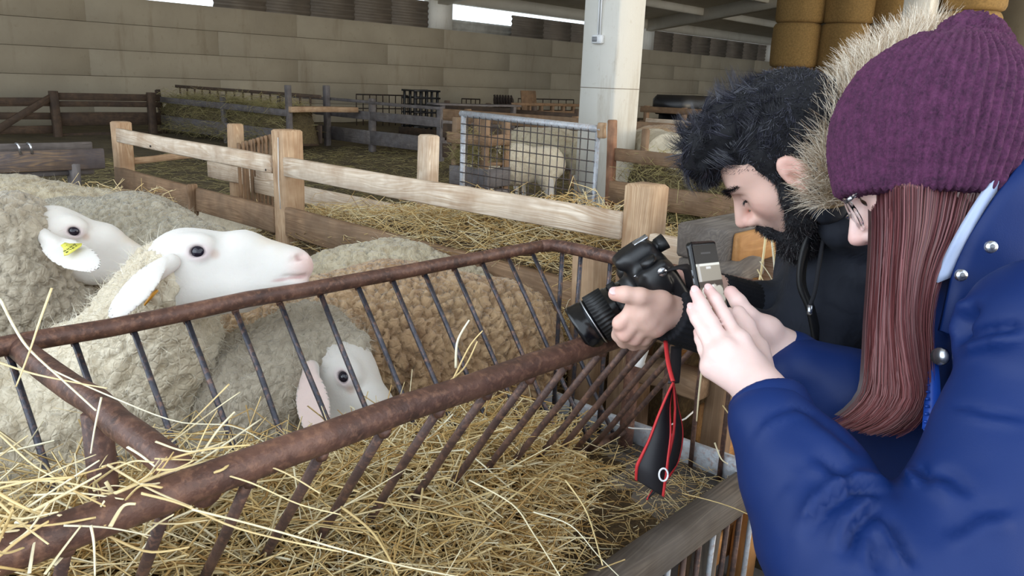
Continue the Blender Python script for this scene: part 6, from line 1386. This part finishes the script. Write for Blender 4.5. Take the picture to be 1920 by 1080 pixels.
# long single stalks: hanging over the front rail, standing by the pallet wall, on the sheep side
def stalks(name, lines, rad, label, seed):
    r = np.random.default_rng(seed); b = MB()
    for ln in lines:
        P = smoothpath([pd(*p) for p in ln], max(6, len(ln)*4)); v = r.uniform(.45, 1.0); w_ = rad*r.uniform(.7, 1.3); V, Q, T = tube_np(P, np.linspace(w_, w_*.6, len(P)), 5, True, .5); b.add(V, Q, T, (v, v, v))
    return tag(b.build(name, MT['straw'], None, True, True), label, 'straw', None, 'stuff')
fg = [[(97, 540, .95), (75, 600, .93), (55, 660, .92), (30, 725, .92)], [(0, 560, 1.0), (25, 610, .98), (55, 655, .95), (120, 715, .92), (180, 770, .9)], [(0, 680, .95), (60, 700, .93), (130, 715, .92), (200, 728, .9)], [(0, 815, .9), (60, 870, .86), (120, 905, .84)],
    [(290, 860, .86), (400, 862, .87), (440, 845, .9), (525, 808, .98)], [(140, 965, .76), (260, 925, .8), (380, 860, .86), (490, 785, .95)], [(215, 925, .76), (330, 880, .82), (430, 862, .86), (520, 880, .88), (600, 925, .88)], [(265, 925, .74), (340, 945, .76), (430, 985, .78), (520, 1010, .8), (640, 1035, .82)],
    [(360, 955, .72), (480, 985, .73), (640, 1030, .75), (760, 1062, .77), (880, 1085, .79)], [(385, 880, .84), (470, 905, .84), (560, 945, .85), (640, 965, .86)], [(0, 905, .82), (100, 902, .82), (200, 920, .8), (290, 930, .8)], [(0, 985, .7), (90, 985, .72), (180, 970, .74)],
    [(170, 985, .70), (176, 1020, .70), (178, 1080, .70)], [(190, 745, .98), (178, 800, .94), (170, 850, .9)], [(55, 1075, .68), (62, 1030, .7), (70, 985, .72)], [(300, 845, .92), (400, 770, 1.02), (450, 735, 1.05)], [(540, 850, .95), (610, 815, 1.02), (700, 780, 1.1), (735, 765, 1.14)],
    [(430, 720, 1.02), (380, 770, 1.0), (300, 850, .95)], [(90, 690, 1.0), (200, 740, .98), (330, 790, .98), (440, 800, 1.0), (520, 845, 1.0)], [(850, 710, 1.2), (880, 650, 1.22), (905, 620, 1.22)], [(835, 720, 1.2), (870, 690, 1.22), (895, 640, 1.22)], [(855, 690, 1.25), (858, 640, 1.25), (880, 600, 1.25)],
    [(1000, 960, 1.1), (1070, 985, 1.1), (1120, 1040, 1.08), (1160, 1080, 1.05)], [(1060, 900, 1.2), (1100, 960, 1.15), (1130, 1060, 1.05)], [(880, 900, 1.15), (960, 945, 1.12), (1000, 1000, 1.08), (1050, 1080, 1.02)], [(1280, 925, 1.38), (1370, 950, 1.3), (1450, 990, 1.22), (1460, 1010, 1.2)], [(640, 950, 1.02), (700, 1000, .98), (745, 1075, .92)], [(560, 1000, .95), (660, 940, 1.05), (760, 880, 1.12)]]
rq = np.random.default_rng(91)
for _ in range(70):
    cx_, cy_ = rq.uniform(-40, 430), 0; rail_y = 1030-.347*cx_; cy_ = rail_y+rq.normal(-20, 45); a_ = rq.normal(-.35, .6); ln_ = rq.uniform(60, 190); dm = .67+.00045*max(cx_, 0)+rq.uniform(-.03, .05)
    fg.append([(cx_-math.cos(a_)*ln_*.5, cy_-math.sin(a_)*ln_*.5, dm+rq.uniform(-.03, .03)), (cx_, cy_+rq.normal(0, 9), dm), (cx_+math.cos(a_)*ln_*.5, cy_+math.sin(a_)*ln_*.5, dm+rq.uniform(-.03, .05))])
stalks('long_stalks', fg, .0021, 'long single straw stalks draped over the front rail of the rack', 81)
ws = [[(1425, 418, 1.78), (1442, 425, 1.76), (1452, 500, 1.75), (1462, 602, 1.75)], [(1444, 425, 1.76), (1458, 520, 1.75), (1468, 604, 1.75)], [(1437, 430, 1.77), (1425, 520, 1.76), (1405, 590, 1.76)], [(1497, 450, 1.77), (1500, 540, 1.76), (1505, 600, 1.76)], [(1515, 455, 1.78), (1480, 480, 1.77), (1450, 505, 1.76)], [(1420, 505, 1.76), (1445, 555, 1.75), (1462, 600, 1.75)], [(1425, 490, 1.76), (1450, 530, 1.75), (1464, 590, 1.75)], [(1465, 510, 1.76), (1480, 540, 1.76), (1485, 580, 1.76)], [(1395, 600, 1.76), (1430, 560, 1.76), (1470, 530, 1.76)],
      [(1385, 775, 1.72), (1392, 830, 1.72), (1383, 870, 1.72)], [(1316, 690, 1.74), (1310, 740, 1.73), (1306, 790, 1.73)], [(1355, 760, 1.72), (1375, 790, 1.72), (1395, 830, 1.72)], [(1340, 830, 1.73), (1352, 860, 1.72), (1365, 870, 1.72)]]
stalks('wall_stalks', ws, .0026, 'golden stalks with ears stuck in the old pallet wall under the man\'s nose', 82)
